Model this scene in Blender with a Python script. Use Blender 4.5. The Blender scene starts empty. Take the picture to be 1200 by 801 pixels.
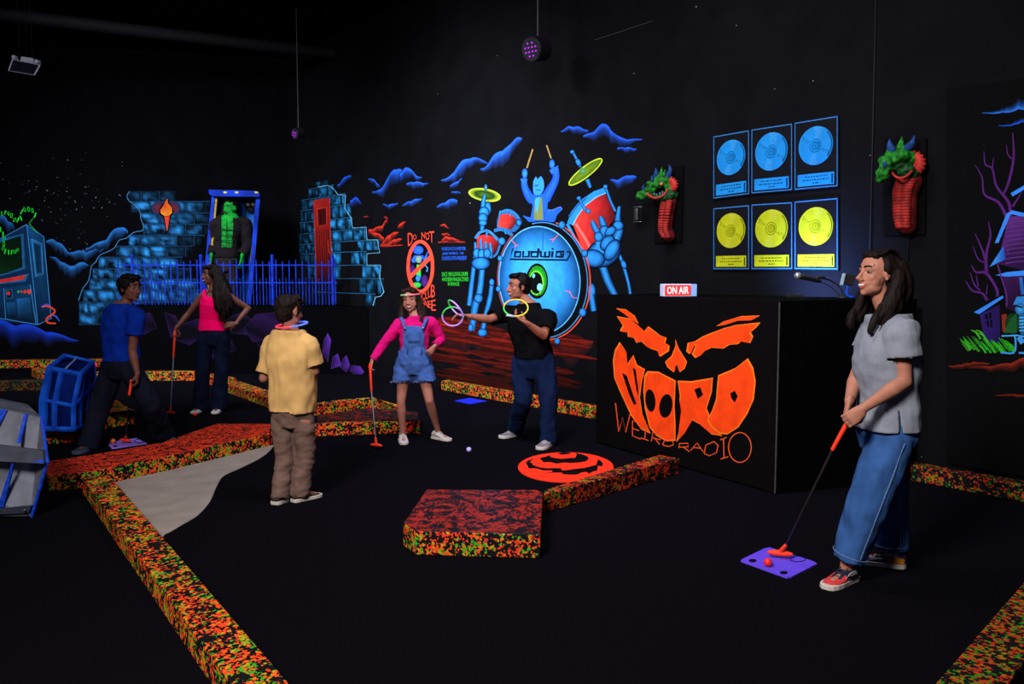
import bpy, bmesh, math, random
from mathutils import Vector, Matrix, noise
from mathutils.geometry import tessellate_polygon
random.seed(7)
V = Vector
scene = bpy.context.scene
col = scene.collection

# ------------------------------------------------------------------ camera
F, CX, CY, H = 1000.0, 600.0, 400.5, 1.55
PITCH = math.atan(78.5 / F)
cam_d = bpy.data.cameras.new('camera')
cam_d.sensor_width = 36.0
cam_d.lens = F / 1200 * 36
cam_d.clip_start = 0.05
cam = bpy.data.objects.new('camera', cam_d)
col.objects.link(cam)
cam.location = (0, 0, H)
cam.rotation_euler = (math.pi / 2 - PITCH, 0, 0)
scene.camera = cam

# ------------------------------------------------------------------ light
scene.view_settings.view_transform = 'Standard'
scene.view_settings.look = 'None'
scene.view_settings.gamma = 1.0
scene.view_settings.use_curve_mapping = False
scene.view_settings.exposure = 0.0
world = bpy.data.worlds.new('world')
scene.world = world
world.use_nodes = True
world.node_tree.nodes['Background'].inputs[0].default_value = (0.03, 0.03, 0.06, 1)
world.node_tree.nodes['Background'].inputs[1].default_value = 1.0

def area_light(name, loc, target, size, power, color, spread=180, size_y=None):
    l = bpy.data.lights.new(name, 'AREA')
    l.energy = power
    l.color = color
    l.size = size
    if size_y:
        l.shape = 'RECTANGLE'
        l.size_y = size_y
    l.spread = math.radians(spread)
    o = bpy.data.objects.new(name, l)
    col.objects.link(o)
    o.location = loc
    o.rotation_euler = (V(target) - V(loc)).to_track_quat('-Z', 'Y').to_euler()
    return o

# studio lamp high to the left of the photographer, added unseen fill lights over the course
area_light('studio_lamp', (-2.2, 0.0, 4.6), (1.9, 6.0, 0.8), 1.4, 320, (1.0, 0.93, 0.88), 130)
area_light('ceiling_fill', (0.0, 5.6, 5.25), (0.9, 8.4, 0.4), 2.0, 165, (0.86, 0.86, 1.0), 110)
area_light('ceiling_fill', (-5.6, 8.6, 5.25), (-5.2, 14.0, 1.5), 2.0, 285, (0.80, 0.86, 1.0), 85)
area_light('ceiling_fill', (-3.0, 8.2, 5.25), (-0.4, 11.6, 1.5), 1.6, 215, (0.84, 0.88, 1.0), 85)
# blue lamp on the radio booth floor behind the front panel
bl = bpy.data.lights.new('booth_lamp', 'SPOT')
bl.energy = 150
bl.color = (0.22, 0.36, 1.0)
bl.spot_size = math.radians(125)
bl.spot_blend = 0.8
bl.shadow_soft_size = 0.05
blo = bpy.data.objects.new('booth_lamp', bl)
col.objects.link(blo)

# ------------------------------------------------------------------ pixels to places
_c, _s = math.cos(PITCH), math.sin(PITCH)
def ray(px, py):
    x, up = (px - CX) / F, -(py - CY) / F
    return V((x, _c + up * _s, -_s + up * _c))
CAM = V((0, 0, H))
def G(px, py, z=0.0):                       # on a level plane
    d = ray(px, py)
    return CAM + d * ((z - H) / d.z)
def D(px, py, y):                           # at a known distance into the room
    d = ray(px, py)
    return CAM + d * (y / d.y)
def on_plane(px, py, p0, n):
    d = ray(px, py)
    return CAM + d * ((p0 - CAM).dot(n) / d.dot(n))
WN = V((0.787, 0.616, 0)).normalized()      # right wall: WN . p = WOFF
WD = V((WN.y, -WN.x, 0))
WOFF = 6.45
def W(px, py, off=0.0):
    return on_plane(px, py, WN * (WOFF - off), WN)
CORNER = W(342, 420); CORNER.z = 0
LEFT_END = V((-10.6, 13.9, 0))
LD = (LEFT_END - CORNER).normalized()
LN = V((LD.y, -LD.x, 0))
if LN.y < 0: LN = -LN
def LW(px, py, off=0.0):
    return on_plane(px, py, CORNER - LN * off, LN)

# ------------------------------------------------------------------ materials
def lin(c):
    r = []
    for v in c[:3]:
        v = v / 255.0
        r.append(v / 12.92 if v <= 0.04045 else ((v + 0.055) / 1.055) ** 2.4)
    return r
MATS = {}
def nodes_of(name):
    m = bpy.data.materials.new(name)
    m.use_nodes = True
    nt = m.node_tree
    b = nt.nodes['Principled BSDF']
    return m, nt, b
def mat(name, rgb, rough=0.7, spec=0.25, metal=0.0, mottle=0.12, scale=30, emit=0.0, bump=0.0, linear=False, stretch=None, sheen=0.0):
    if name in MATS:
        return MATS[name]
    m, nt, b = nodes_of(name)
    c = list(rgb) if linear else lin(rgb)
    tc = nt.nodes.new('ShaderNodeTexCoord')
    nz = nt.nodes.new('ShaderNodeTexNoise')
    nz.inputs['Scale'].default_value = scale
    nz.inputs['Detail'].default_value = 3
    if stretch:
        mp = nt.nodes.new('ShaderNodeMapping')
        mp.inputs['Scale'].default_value = stretch
        nt.links.new(tc.outputs['Object'], mp.inputs['Vector'])
        nt.links.new(mp.outputs[0], nz.inputs['Vector'])
    else:
        nt.links.new(tc.outputs['Object'], nz.inputs['Vector'])
    rp = nt.nodes.new('ShaderNodeValToRGB')
    rp.color_ramp.elements[0].position = 0.3
    rp.color_ramp.elements[1].position = 0.7
    lo = [max(0, v * (1 - mottle)) for v in c]
    hi = [min(1, v * (1 + mottle)) for v in c]
    rp.color_ramp.elements[0].color = (*lo, 1)
    rp.color_ramp.elements[1].color = (*hi, 1)
    nt.links.new(nz.outputs[0], rp.inputs[0])
    nt.links.new(rp.outputs[0], b.inputs['Base Color'])
    b.inputs['Roughness'].default_value = rough
    b.inputs['Specular IOR Level'].default_value = spec
    b.inputs['Metallic'].default_value = metal
    if sheen: b.inputs['Sheen Weight'].default_value = sheen
    if emit:
        b.inputs['Emission Color'].default_value = (*c, 1)
        b.inputs['Emission Strength'].default_value = emit
    if bump:
        bp = nt.nodes.new('ShaderNodeBump')
        bp.inputs['Strength'].default_value = bump
        bp.inputs['Distance'].default_value = 0.01
        nt.links.new(nz.outputs[0], bp.inputs['Height'])
        nt.links.new(bp.outputs[0], b.inputs['Normal'])
    MATS[name] = m
    return m

def paint_material():
    m, nt, b = nodes_of('fluorescent_mural_paint')
    at = nt.nodes.new('ShaderNodeAttribute'); at.attribute_name = 'Col'
    tc = nt.nodes.new('ShaderNodeTexCoord')
    nz = nt.nodes.new('ShaderNodeTexNoise')
    nz.inputs['Scale'].default_value = 9
    nz.inputs['Detail'].default_value = 4
    nt.links.new(tc.outputs['Object'], nz.inputs['Vector'])
    mr = nt.nodes.new('ShaderNodeMapRange')
    mr.inputs[1].default_value = 0.3; mr.inputs[2].default_value = 0.7
    mr.inputs[3].default_value = 0.78; mr.inputs[4].default_value = 1.08
    nt.links.new(nz.outputs[0], mr.inputs[0])
    mx = nt.nodes.new('ShaderNodeMix'); mx.data_type = 'RGBA'; mx.blend_type = 'MULTIPLY'
    mx.inputs[0].default_value = 1.0
    nt.links.new(at.outputs['Color'], mx.inputs[6])
    nt.links.new(mr.outputs[0], mx.inputs[7])
    nt.links.new(mx.outputs[2], b.inputs['Base Color'])
    b.inputs['Roughness'].default_value = 0.85
    b.inputs['Specular IOR Level'].default_value = 0.05
    return m
PAINT = paint_material()

def splatter_material(name, red=0.45, cover=0.5, scale=48, bright=1.0, clump=1.5, rough=0.75, spec=0.12):
    m, nt, b = nodes_of(name)
    L = nt.links.new
    tc = nt.nodes.new('ShaderNodeTexCoord')
    nz = nt.nodes.new('ShaderNodeTexNoise'); nz.inputs['Scale'].default_value = 60; nz.inputs['Detail'].default_value = 2
    L(tc.outputs['Object'], nz.inputs['Vector'])
    mad = nt.nodes.new('ShaderNodeVectorMath'); mad.operation = 'MULTIPLY_ADD'
    mad.inputs[1].default_value = (0.022,) * 3
    L(nz.outputs['Color'], mad.inputs[0]); L(tc.outputs['Object'], mad.inputs[2])
    vo = nt.nodes.new('ShaderNodeTexVoronoi'); vo.inputs['Scale'].default_value = scale
    L(mad.outputs[0], vo.inputs['Vector'])
    sp = nt.nodes.new('ShaderNodeSeparateColor')
    L(vo.outputs['Color'], sp.inputs[0])
    rp = nt.nodes.new('ShaderNodeValToRGB'); rp.color_ramp.interpolation = 'CONSTANT'
    e = rp.color_ramp.elements
    def cc(c): return (*[min(0.95, v * bright) for v in lin(c)], 1)
    e[0].position = 0; e[0].color = cc((235, 62, 30))
    e[1].position = red; e[1].color = cc((232, 96, 28))
    for p, c in ((red + 0.15, (190, 158, 26)), (red + 0.24, (54, 165, 32)), (red + 0.45, (225, 60, 45))):
        q = e.new(min(p, 0.99)); q.color = cc(c)
    # clumps of one colour: mix the cell value with a broad noise
    big = nt.nodes.new('ShaderNodeTexNoise'); big.inputs['Scale'].default_value = 7; big.inputs['Detail'].default_value = 2
    L(tc.outputs['Object'], big.inputs['Vector'])
    mixv = nt.nodes.new('ShaderNodeMath'); mixv.operation = 'MULTIPLY_ADD'
    mixv.inputs[1].default_value = 1.3
    L(big.outputs[0], mixv.inputs[0])
    sub = nt.nodes.new('ShaderNodeMath'); sub.operation = 'MULTIPLY_ADD'; sub.inputs[1].default_value = 0.6; sub.inputs[2].default_value = -0.45
    L(sp.outputs[0], sub.inputs[0]); L(sub.outputs[0], mixv.inputs[2])
    L(mixv.outputs[0], rp.inputs[0])
    # cover mask
    big2 = nt.nodes.new('ShaderNodeTexNoise'); big2.inputs['Scale'].default_value = 13; big2.inputs['Detail'].default_value = 3
    L(tc.outputs['Object'], big2.inputs['Vector'])
    add = nt.nodes.new('ShaderNodeMath'); add.operation = 'MULTIPLY_ADD'; add.inputs[1].default_value = clump
    L(big2.outputs[0], add.inputs[0]); L(sp.outputs[1], add.inputs[2])
    gt = nt.nodes.new('ShaderNodeMath'); gt.operation = 'GREATER_THAN'; gt.inputs[1].default_value = clump * 0.5 + (1 - cover)
    L(add.outputs[0], gt.inputs[0])
    mx = nt.nodes.new('ShaderNodeMix'); mx.data_type = 'RGBA'
    mx.inputs[6].default_value = (0.006, 0.005, 0.006, 1)
    L(gt.outputs[0], mx.inputs[0]); L(rp.outputs[0], mx.inputs[7])
    L(mx.outputs[2], b.inputs['Base Color'])
    b.inputs['Roughness'].default_value = rough
    b.inputs['Specular IOR Level'].default_value = spec
    return m

# ------------------------------------------------------------------ objects
def tag(o, label=None, cat=None, group=None, kind=None):
    if label: o['label'] = label
    if cat: o['category'] = cat
    if group: o['group'] = group
    if kind: o['kind'] = kind
    return o
def thing(name, label, cat, loc=(0, 0, 0), group=None):
    o = bpy.data.objects.new(name, None)
    o.empty_display_size = 0.1
    col.objects.link(o)
    o.location = loc
    o['base'] = list(loc)
    return tag(o, label, cat, group)
def base_of(o):
    return V(o['base']) if o is not None and 'base' in o else V((0, 0, 0))

def catmull(pts, n=6):
    P = [V(p) for p in pts]
    out = []
    for i in range(len(P) - 1):
        p0 = P[i - 1] if i else P[0] * 2 - P[1]
        p1, p2 = P[i], P[i + 1]
        p3 = P[i + 2] if i + 2 < len(P) else P[-1] * 2 - P[-2]
        for k in range(n):
            t = k / n
            out.append(0.5 * ((2 * p1) + (p2 - p0) * t + (2 * p0 - 5 * p1 + 4 * p2 - p3) * t * t + (3 * p1 - p0 - 3 * p2 + p3) * t ** 3))
    out.append(P[-1])
    return out
def resample(vals, n):
    out = []
    for i in range(len(vals) - 1):
        for k in range(n):
            t = k / n
            a, b = vals[i], vals[i + 1]
            out.append(tuple(x + (y - x) * t for x, y in zip(a, b)) if isinstance(a, tuple) else a + (b - a) * t)
    out.append(vals[-1])
    return out

class MB:
    def __init__(s):
        s.v, s.f, s.m, s.c = [], [], [], []
        s.cur = 0
    def add(s, verts, faces, mi=None):
        o = len(s.v)
        s.v += [V(x) for x in verts]
        for f in faces:
            s.f.append([i + o for i in f]); s.m.append(s.cur if mi is None else mi)
        return s
    def box(s, c, size, rot=None, mi=None):
        c = V(c); x, y, z = [q / 2 for q in size]
        vs = [V((a * x, b * y, d * z)) for a in (-1, 1) for b in (-1, 1) for d in (-1, 1)]
        if rot is not None: vs = [rot @ q for q in vs]
        return s.add([q + c for q in vs], [(0, 1, 3, 2), (4, 6, 7, 5), (0, 4, 5, 1), (2, 3, 7, 6), (0, 2, 6, 4), (1, 5, 7, 3)], mi)
    def prism(s, bot, top, mi=None):
        n = len(bot)
        fs = [[i, (i + 1) % n, n + (i + 1) % n, n + i] for i in range(n)]
        return s.add(list(bot) + list(top), fs + [list(range(n - 1, -1, -1)), list(range(n, 2 * n))], mi)
    def loft(s, rings, mi=None, closed=True):
        n = len(rings[0]); vs = [p for r in rings for p in r]; fs = []
        for k in range(len(rings) - 1):
            for i in range(n):
                j = (i + 1) % n
                fs.append((k * n + i, k * n + j, (k + 1) * n + j, (k + 1) * n + i))
        if closed:
            fs.append(list(range(n - 1, -1, -1)))
            fs.append([(len(rings) - 1) * n + i for i in range(n)])
        return s.add(vs, fs, mi)
    def tube(s, pts, radii, n=10, smooth=0, ref=None, cap=True, mi=None, power=2.0, flat_end=False):
        pts = [V(p) for p in pts]
        if not isinstance(radii, (list,)): radii = [radii] * len(pts)
        if smooth:
            pts = catmull(pts, smooth); radii = resample(radii, smooth)
        R = [(r if isinstance(r, tuple) else (r, r)) for r in radii]
        tang = []
        for i in range(len(pts)):
            a = pts[max(0, i - 1)]; b = pts[min(len(pts) - 1, i + 1)]
            t = (b - a)
            tang.append(t.normalized() if t.length > 1e-9 else V((0, 0, 1)))
        if ref is None:
            ref = V((1, 0, 0)) if abs(tang[0].x) < 0.8 else V((0, 1, 0))
        u = V(ref)
        P2, R2, T2 = [], [], []
        if cap:
            for q in (0.97, 0.8, 0.45):
                P2.append(pts[0] - tang[0] * min(R[0]) * q); f = math.sqrt(1 - q * q); R2.append((R[0][0] * f, R[0][1] * f)); T2.append(tang[0])
        P2 += pts; R2 += R; T2 += tang
        if cap and not flat_end:
            for q in (0.45, 0.8, 0.97):
                P2.append(pts[-1] + tang[-1] * min(R[-1]) * q); f = math.sqrt(1 - q * q); R2.append((R[-1][0] * f, R[-1][1] * f)); T2.append(tang[-1])
        rings = []
        for p, (ra, rb), t in zip(P2, R2, T2):
            u = (u - t * u.dot(t))
            u = u.normalized() if u.length > 1e-6 else t.orthogonal().normalized()
            w = t.cross(u)
            ring = []
            for k in range(n):
                a = 2 * math.pi * k / n
                ca, sa = math.cos(a), math.sin(a)
                if power != 2.0:
                    q = (abs(ca) ** power + abs(sa) ** power) ** (-1 / power); ca *= q; sa *= q
                ring.append(p + u * ca * ra + w * sa * rb)
            rings.append(ring)
        return s.loft(rings, mi)
    def ell(s, c, r, rot=None, n=14, m=9, mi=None):
        c = V(c); r = r if isinstance(r, (tuple, list)) else (r, r, r)
        rings = []
        for k in range(1, m):
            th = math.pi * k / m
            ring = []
            for i in range(n):
                a = 2 * math.pi * i / n
                q = V((r[0] * math.sin(th) * math.cos(a), r[1] * math.sin(th) * math.sin(a), -r[2] * math.cos(th)))
                ring.append(c + (rot @ q if rot is not None else q))
            rings.append(ring)
        o = len(s.v); s.loft(rings, mi, closed=False)
        zt = V((0, 0, r[2])); zt = rot @ zt if rot is not None else zt
        b = len(s.v); s.v += [c - zt, c + zt]
        mm = s.cur if mi is None else mi
        for i in range(n):
            j = (i + 1) % n
            s.f.append([b, o + j, o + i]); s.m.append(mm)
            s.f.append([b + 1, o + (m - 2) * n + i, o + (m - 2) * n + j]); s.m.append(mm)
        return s
    def lathe(s, c, axis, prof, n=16, mi=None, ref=None):
        axis = V(axis).normalized(); u = V(ref) if ref else axis.orthogonal()
        u = (u - axis * u.dot(axis)).normalized(); w = axis.cross(u)
        rings = [[V(c) + axis * h + (u * math.cos(2 * math.pi * i / n) + w * math.sin(2 * math.pi * i / n)) * max(r, 1e-4) for i in range(n)] for r, h in prof]
        return s.loft(rings, mi)
    def torus(s, pts, r, n=8, mi=None):                # closed loop
        pts = [V(p) for p in pts]; N = len(pts); rings = []
        c = sum(pts, V((0, 0, 0))) / N
        for i, p in enumerate(pts):
            t = (pts[(i + 1) % N] - pts[i - 1]).normalized()
            u = (p - c); u = (u - t * u.dot(t)).normalized(); w = t.cross(u)
            rings.append([p + (u * math.cos(2 * math.pi * k / n) + w * math.sin(2 * math.pi * k / n)) * r for k in range(n)])
        o = len(s.v); vs = [q for rr in rings for q in rr]
        fs = [(k * n + i, k * n + (i + 1) % n, ((k + 1) % N) * n + (i + 1) % n, ((k + 1) % N) * n + i) for k in range(N) for i in range(n)]
        return s.add(vs, fs, mi)
    def mesh(s, name, base=V((0, 0, 0)), smooth=False):
        me = bpy.data.meshes.new(name)
        me.from_pydata([tuple(p - base) for p in s.v], [], s.f)
        me.polygons.foreach_set('material_index', s.m)
        if smooth: me.polygons.foreach_set('use_smooth', [True] * len(s.f))
        bm = bmesh.new(); bm.from_mesh(me)
        bmesh.ops.recalc_face_normals(bm, faces=bm.faces)
        bm.to_mesh(me); bm.free()
        return me
    def build(s, name, mats, parent=None, smooth=False, loc=None, bevel=0, label=None, cat=None, group=None, kind=None, remesh=None, disp=None, autosmooth=False):
        if not isinstance(mats, (list, tuple)): mats = [mats]
        base = root_base(parent) if parent is not None else V(loc if loc is not None else (0, 0, 0))
        me = s.mesh(name, base, smooth)
        return link_mesh(name, me, mats, parent, base, bevel, label, cat, group, kind, remesh, disp, autosmooth)
def root_base(o):
    while o.parent is not None: o = o.parent
    return base_of(o)
def eval_mesh(me, mods):
    o = bpy.data.objects.new('temporary', me); col.objects.link(o)
    for typ, kw in mods:
        md = o.modifiers.new(typ, typ)
        for k, v in kw.items(): setattr(md, k, v)
    dg = bpy.context.evaluated_depsgraph_get()
    out = bpy.data.meshes.new_from_object(o.evaluated_get(dg))
    bpy.data.objects.remove(o)
    return out
def link_mesh(name, me, mats, parent=None, base=V((0, 0, 0)), bevel=0, label=None, cat=None, group=None, kind=None, remesh=None, disp=None, autosmooth=False):
    if remesh:
        vox, it = remesh
        me = eval_mesh(me, [('REMESH', dict(mode='VOXEL', voxel_size=vox, use_smooth_shade=True)), ('SMOOTH', dict(iterations=it, factor=0.5))])
        me.polygons.foreach_set('use_smooth', [True] * len(me.polygons))
    if bevel:
        me = eval_mesh(me, [('BEVEL', dict(width=bevel, segments=2, limit_method='ANGLE', angle_limit=math.radians(40)))])
    if disp:
        amp, sc = disp
        ns = [v.normal.copy() for v in me.vertices]
        for v, nn in zip(me.vertices, ns):
            v.co += nn * (noise.noise(v.co * sc) * amp)
    me.name = name
    if not me.materials:
        for m in mats: me.materials.append(m)
    else:
        for i, m in enumerate(mats):
            if i < len(me.materials): me.materials[i] = m
            else: me.materials.append(m)
    o = bpy.data.objects.new(name, me); col.objects.link(o)
    if parent is not None: o.parent = parent
    else:
        o.location = base; o['base'] = list(base)
    return tag(o, label, cat, group, kind)

# ------------------------------------------------------------------ flat painted art on a surface
class Painter:
    def __init__(s, fn, gain=1.0, off=0.0012, step=0.00003):
        s.fn, s.gain, s.off, s.step = fn, gain, off, step
        s.k = 0; s.v, s.f, s.c = [], [], []; s.ground = [0.0055, 0.0055, 0.0068, 1]
        s.T = lambda x, y: (x, y)
    def crop(s, x0, y0, sc):
        s.T = lambda x, y: (x0 + x / sc, y0 + y / sc)
        s.sc = sc
        return s
    def colr(s, c):
        return [min(0.95, v * s.gain) for v in lin(c)] + [1]
    def next(s): s.k += 1
    def tri(s, pts, cols, faces, hold=False):
        if not hold: s.k += 1
        o = len(s.v)
        for p in pts:
            s.v.append(s.fn(*s.T(p[0], p[1]), s.off + s.k * s.step))
        s.c += cols
        for f in faces: s.f.append([o + i for i in f])
    def poly(s, pts, c, hold=False, smooth=0, edge=None, ew=0):
        if smooth:
            q = catmull([V((*p, 0)) for p in pts + [pts[0]]], smooth); pts = [(a.x, a.y) for a in q[:-1]]
        tr = tessellate_polygon([[V((p[0], p[1], 0)) for p in pts]])
        cols = [s.colr(k) for k in c] if isinstance(c, list) else [s.colr(c)] * len(pts)
        s.tri(pts, cols, tr, hold)
        if edge: s.stroke(list(pts) + [pts[0]], ew, edge)
    def stroke(s, pts, w, c, smooth=0, soft=None, hold=False):
        P = [V((p[0], p[1], 0)) for p in pts]
        W_ = w if isinstance(w, list) else [w] * len(P)
        if smooth and len(P) > 2:
            P = catmull(P, smooth); W_ = resample([float(x) for x in W_], smooth)
        C = s.colr(c); vs, cs, fs = [], [], []
        E = s.colr(soft) if soft else None
        n = 3 if soft else 2
        for i, p in enumerate(P):
            t = P[min(i + 1, len(P) - 1)] - P[max(i - 1, 0)]
            t = t.normalized() if t.length > 1e-6 else V((1, 0, 0))
            nn = V((-t.y, t.x, 0)) * W_[i] / 2
            if soft:
                vs += [p - nn, p, p + nn]; cs += [E, C, E]
            else:
                vs += [p - nn, p + nn]; cs += [C, C]
        for i in range(len(P) - 1):
            for j in range(n - 1):
                a = i * n + j
                fs.append((a, a + 1, a + n + 1, a + n))
        s.tri([(q.x, q.y) for q in vs], cs, fs, hold)
    def blob(s, cx, cy, rx, ry, c, edge=None, rot=0, n=24, off=(0, 0), mid=None, hold=False):
        vs = [(cx + off[0], cy + off[1])]; cs = [s.colr(c)]
        ca, sa = math.cos(math.radians(rot)), math.sin(math.radians(rot))
        e = s.colr(edge if edge else c)
        rings = [1.0] if mid is None else [0.6, 1.0]
        for q in rings:
            for i in range(n):
                a = 2 * math.pi * i / n
                x, y = rx * math.cos(a) * q, ry * math.sin(a) * q
                k = 1 - q
                vs.append((cx + off[0] * k + x * ca - y * sa, cy + off[1] * k + x * sa + y * ca))
                cs.append(e if q == 1.0 else s.colr(mid))
        fs = [(0, 1 + i, 1 + (i + 1) % n) for i in range(n)]
        if mid is not None:
            fs += [(1 + i, 1 + n + i, 1 + n + (i + 1) % n, 1 + (i + 1) % n) for i in range(n)]
        s.tri(vs, cs, fs, hold)
    def ring(s, cx, cy, rx, ry, w, c, rot=0, n=40, a0=0, a1=360, soft=None):
        ca, sa = math.cos(math.radians(rot)), math.sin(math.radians(rot))
        pts = []
        for i in range(n + 1):
            a = math.radians(a0 + (a1 - a0) * i / n)
            x, y = rx * math.cos(a), ry * math.sin(a)
            pts.append((cx + x * ca - y * sa, cy + x * sa + y * ca))
        s.stroke(pts, w, c, soft=soft)
    def text(s, txt, quad, c, shear=0.0):               # quad: top-left, top-right, bottom-right, bottom-left
        vs, fs = text_mesh(txt)
        x0 = min(v[0] for v in vs); x1 = max(v[0] for v in vs); y0 = min(v[1] for v in vs); y1 = max(v[1] for v in vs)
        out = []
        tl, tr, br, bl_ = [V(q) for q in quad]
        for v in vs:
            a = (v[0] - x0) / (x1 - x0); b = (v[1] - y0) / (y1 - y0)
            q = (bl_ * (1 - a) + br * a) * (1 - b) + (tl * (1 - a) + tr * a) * b
            out.append((q.x, q.y))
        s.tri(out, [s.colr(c)] * len(out), fs)
    def build(s, name, parent, loc=None, **kw):
        base = root_base(parent) if parent is not None else V(loc if loc is not None else (0, 0, 0))
        me = bpy.data.meshes.new(name)
        me.from_pydata([tuple(p - base) for p in s.v], [], s.f)
        ca = me.color_attributes.new('Col', 'FLOAT_COLOR', 'POINT')
        ca.data.foreach_set('color', [x for c in s.c for x in c])
        o = link_mesh(name, me, [PAINT], parent, base, **kw)
        s.v, s.f, s.c = [], [], []
        return o
_tm = {}
def text_mesh(txt):
    if txt in _tm: return _tm[txt]
    cu = bpy.data.curves.new('lettering', 'FONT'); cu.body = txt; cu.resolution_u = 2
    o = bpy.data.objects.new('lettering', cu); col.objects.link(o)
    dg = bpy.context.evaluated_depsgraph_get()
    me = bpy.data.meshes.new_from_object(o.evaluated_get(dg))
    vs = [tuple(v.co) for v in me.vertices]; fs = [list(p.vertices) for p in me.polygons]
    bpy.data.objects.remove(o); bpy.data.meshes.remove(me); bpy.data.curves.remove(cu)
    _tm[txt] = (vs, fs)
    return vs, fs
# ================================================================== the room
BLACKWALL = mat('matte_black_wall_paint', (0.0055, 0.0055, 0.0068), rough=0.95, spec=0.0, mottle=0.15, scale=3, bump=0.05, linear=True)
BLACKWALL_DIM = mat('dim_black_wall_paint', (0.0034, 0.0034, 0.0045), rough=0.95, spec=0.0, mottle=0.15, scale=3, bump=0.05, linear=True)  # same black wall paint, darkened in colour for the less lit left wall
BLACKCEIL = mat('matte_black_ceiling_paint', (0.003, 0.003, 0.0032), rough=0.95, spec=0.0, mottle=0.3, scale=2, linear=True)
CARPET = mat('black_carpet', (0.0042, 0.0038, 0.0058), rough=0.95, spec=0.0, mottle=0.45, scale=160, bump=0.3, linear=True)
BLACK = mat('black_board', (0.004, 0.004, 0.005), rough=0.7, spec=0.2, linear=True)
BLACKSOFT = mat('black_plastic', (0.012, 0.012, 0.013), rough=0.5, spec=0.3, linear=True)
DARKMETAL = mat('dark_grey_metal', (70, 70, 76), rough=0.4, spec=0.5, metal=0.4)
CHROME = mat('worn_steel', (150, 150, 155), rough=0.3, metal=0.9)
CONCRETE = mat('bare_concrete', (146, 136, 128), rough=0.8, spec=0.2, mottle=0.14, scale=5, bump=0.05)
CEIL = 5.4

m = MB(); m.box((-1, 8.5, -0.1), (26, 26, 0.2)); floor = m.build('floor', CARPET, kind='structure')
m = MB(); m.box((-1, 8.5, CEIL + 0.1), (26, 26, 0.2)); ceiling = m.build('ceiling', BLACKCEIL, kind='structure')
def wall_slab(name, a, b, n, paint, th=0.2):
    m = MB(); bot = [a, b, b + n * th, a + n * th]
    m.prism(bot, [p + V((0, 0, CEIL)) for p in bot])
    return m.build(name, paint, kind='structure')
RIGHT_END = CORNER + WD * 19
wall_right = wall_slab('wall_right', CORNER - WD * 0.3, RIGHT_END, WN, BLACKWALL)
wall_left = wall_slab('wall_left', CORNER - LD * 0.3, LEFT_END + LD * 1.5, LN, BLACKWALL_DIM)

# concrete laid bare in the carpet, a thin inset
m = MB()
edge = [(122, 554), (170, 546), (230, 537), (316, 518), (318, 526), (305, 537), (281, 549), (262, 558), (254, 570), (246, 588), (232, 604), (214, 615), (194, 626), (176, 628)]
pts = [G(x, y, 0.0) for x, y in edge]
pts = [V((p.x, p.y, 0.001)) for p in catmull(pts + [pts[0]], 4)[:-1]]
m.prism(pts, [p + V((0, 0, 0.004)) for p in pts])
m.build('concrete_patch', CONCRETE, floor)

# ceiling beam / duct edge and wall conduits
m = MB()
a, b = V((-7.4, 11.9, 5.13)), V((-2.9, 14.2, 5.13))
m.tube([a, b], 0.09, n=8)
m.build('duct', mat('black_duct', (14, 13, 17), rough=0.8), ceiling, smooth=True)
for (x0, y0, x1, y1, nm) in ((1027, -20, 1017, 400, 'conduit'), (1066, 165, 1064, 305, 'conduit')):
    m = MB(); m.tube([W(x0, y0, 0.012), W(x1, y1, 0.012)], 0.006, n=6, cap=False)
    m.build(nm, mat('conduit_paint', (20, 20, 24)), wall_right, smooth=True)
m = MB(); m.tube([W(697, 47, 0.01), W(764, 25, 0.01)], 0.004, n=5)
m.build('wall_trim_strip', mat('dull_grey_strip', (60, 60, 64)), wall_right)
for i, (x, y, r) in enumerate(((583, 65, 1), (642, 67, 1.2), (743, 86, 1), (953, 95, 1.3), (908, 104, 1), (816, 8, 1.5), (863, 30, 1.2), (551, 238, 1.6), (1020, 182, 1.2), (1080, 535, 1), (513, 110, 1), (1038, 275, 1), (1082, 273, 1), (1086, 164, 1.1))):
    p = W(x, y, 0.0); k = p.y / 1000 * r * 0.5
    m = MB(); m.ell(p - WN * 0.002, (k, k, k), n=8, m=5)
    m.build('screw', mat('bright_screw', (150, 150, 150), rough=0.4), wall_right)

# ---------------------------------------------------------------- kerbs
SPLAT = splatter_material('splatter_paint', 0.42, 0.43, 80, 1.08, 2.2)
SPLAT_FAR = splatter_material('splatter_paint_far', 0.40, 0.48, 62, 1.05)
SPLAT_RED = splatter_material('splatter_paint_red', 0.97, 0.36, 80, 0.46, 3.0, 0.4, 0.25)
SPLAT_HOT = splatter_material('splatter_paint_hot_red', 0.9, 0.58, 70, 0.85)
def kerb(label, pts, h, mats=None, group=None, name='course_kerb', top=None, z0=0.0, red_top=False):
    P = [V((p.x, p.y, z0)) for p in pts]
    base = sum(P, V((0, 0, 0))) / len(P); base.z = z0
    m = MB(); n = len(P)
    T = [p + V((0, 0, h)) for p in P]
    m.prism(P, T)
    if red_top: m.m[-1] = 1
    if mats is None: mats = [SPLAT, SPLAT_RED]
    o = m.build(name, mats, loc=base, bevel=0.006, label=label, cat='kerb', group=group)
    return o
def strip(pa, pb, w, side=1):
    d = (pb - pa); d.z = 0; d.normalize(); n = V((-d.y, d.x, 0)) * w * side
    return [pa, pb, pb + n, pa + n]
h = 0.12
# long kerb running from the lower left corner up to the crossing
c0, c1 = G(127, 555, h), G(430, 905, h)
kerb('long splatter-painted kerb running from bottom edge along the bare concrete', strip(c0, c1, 0.17, -1), h)
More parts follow.
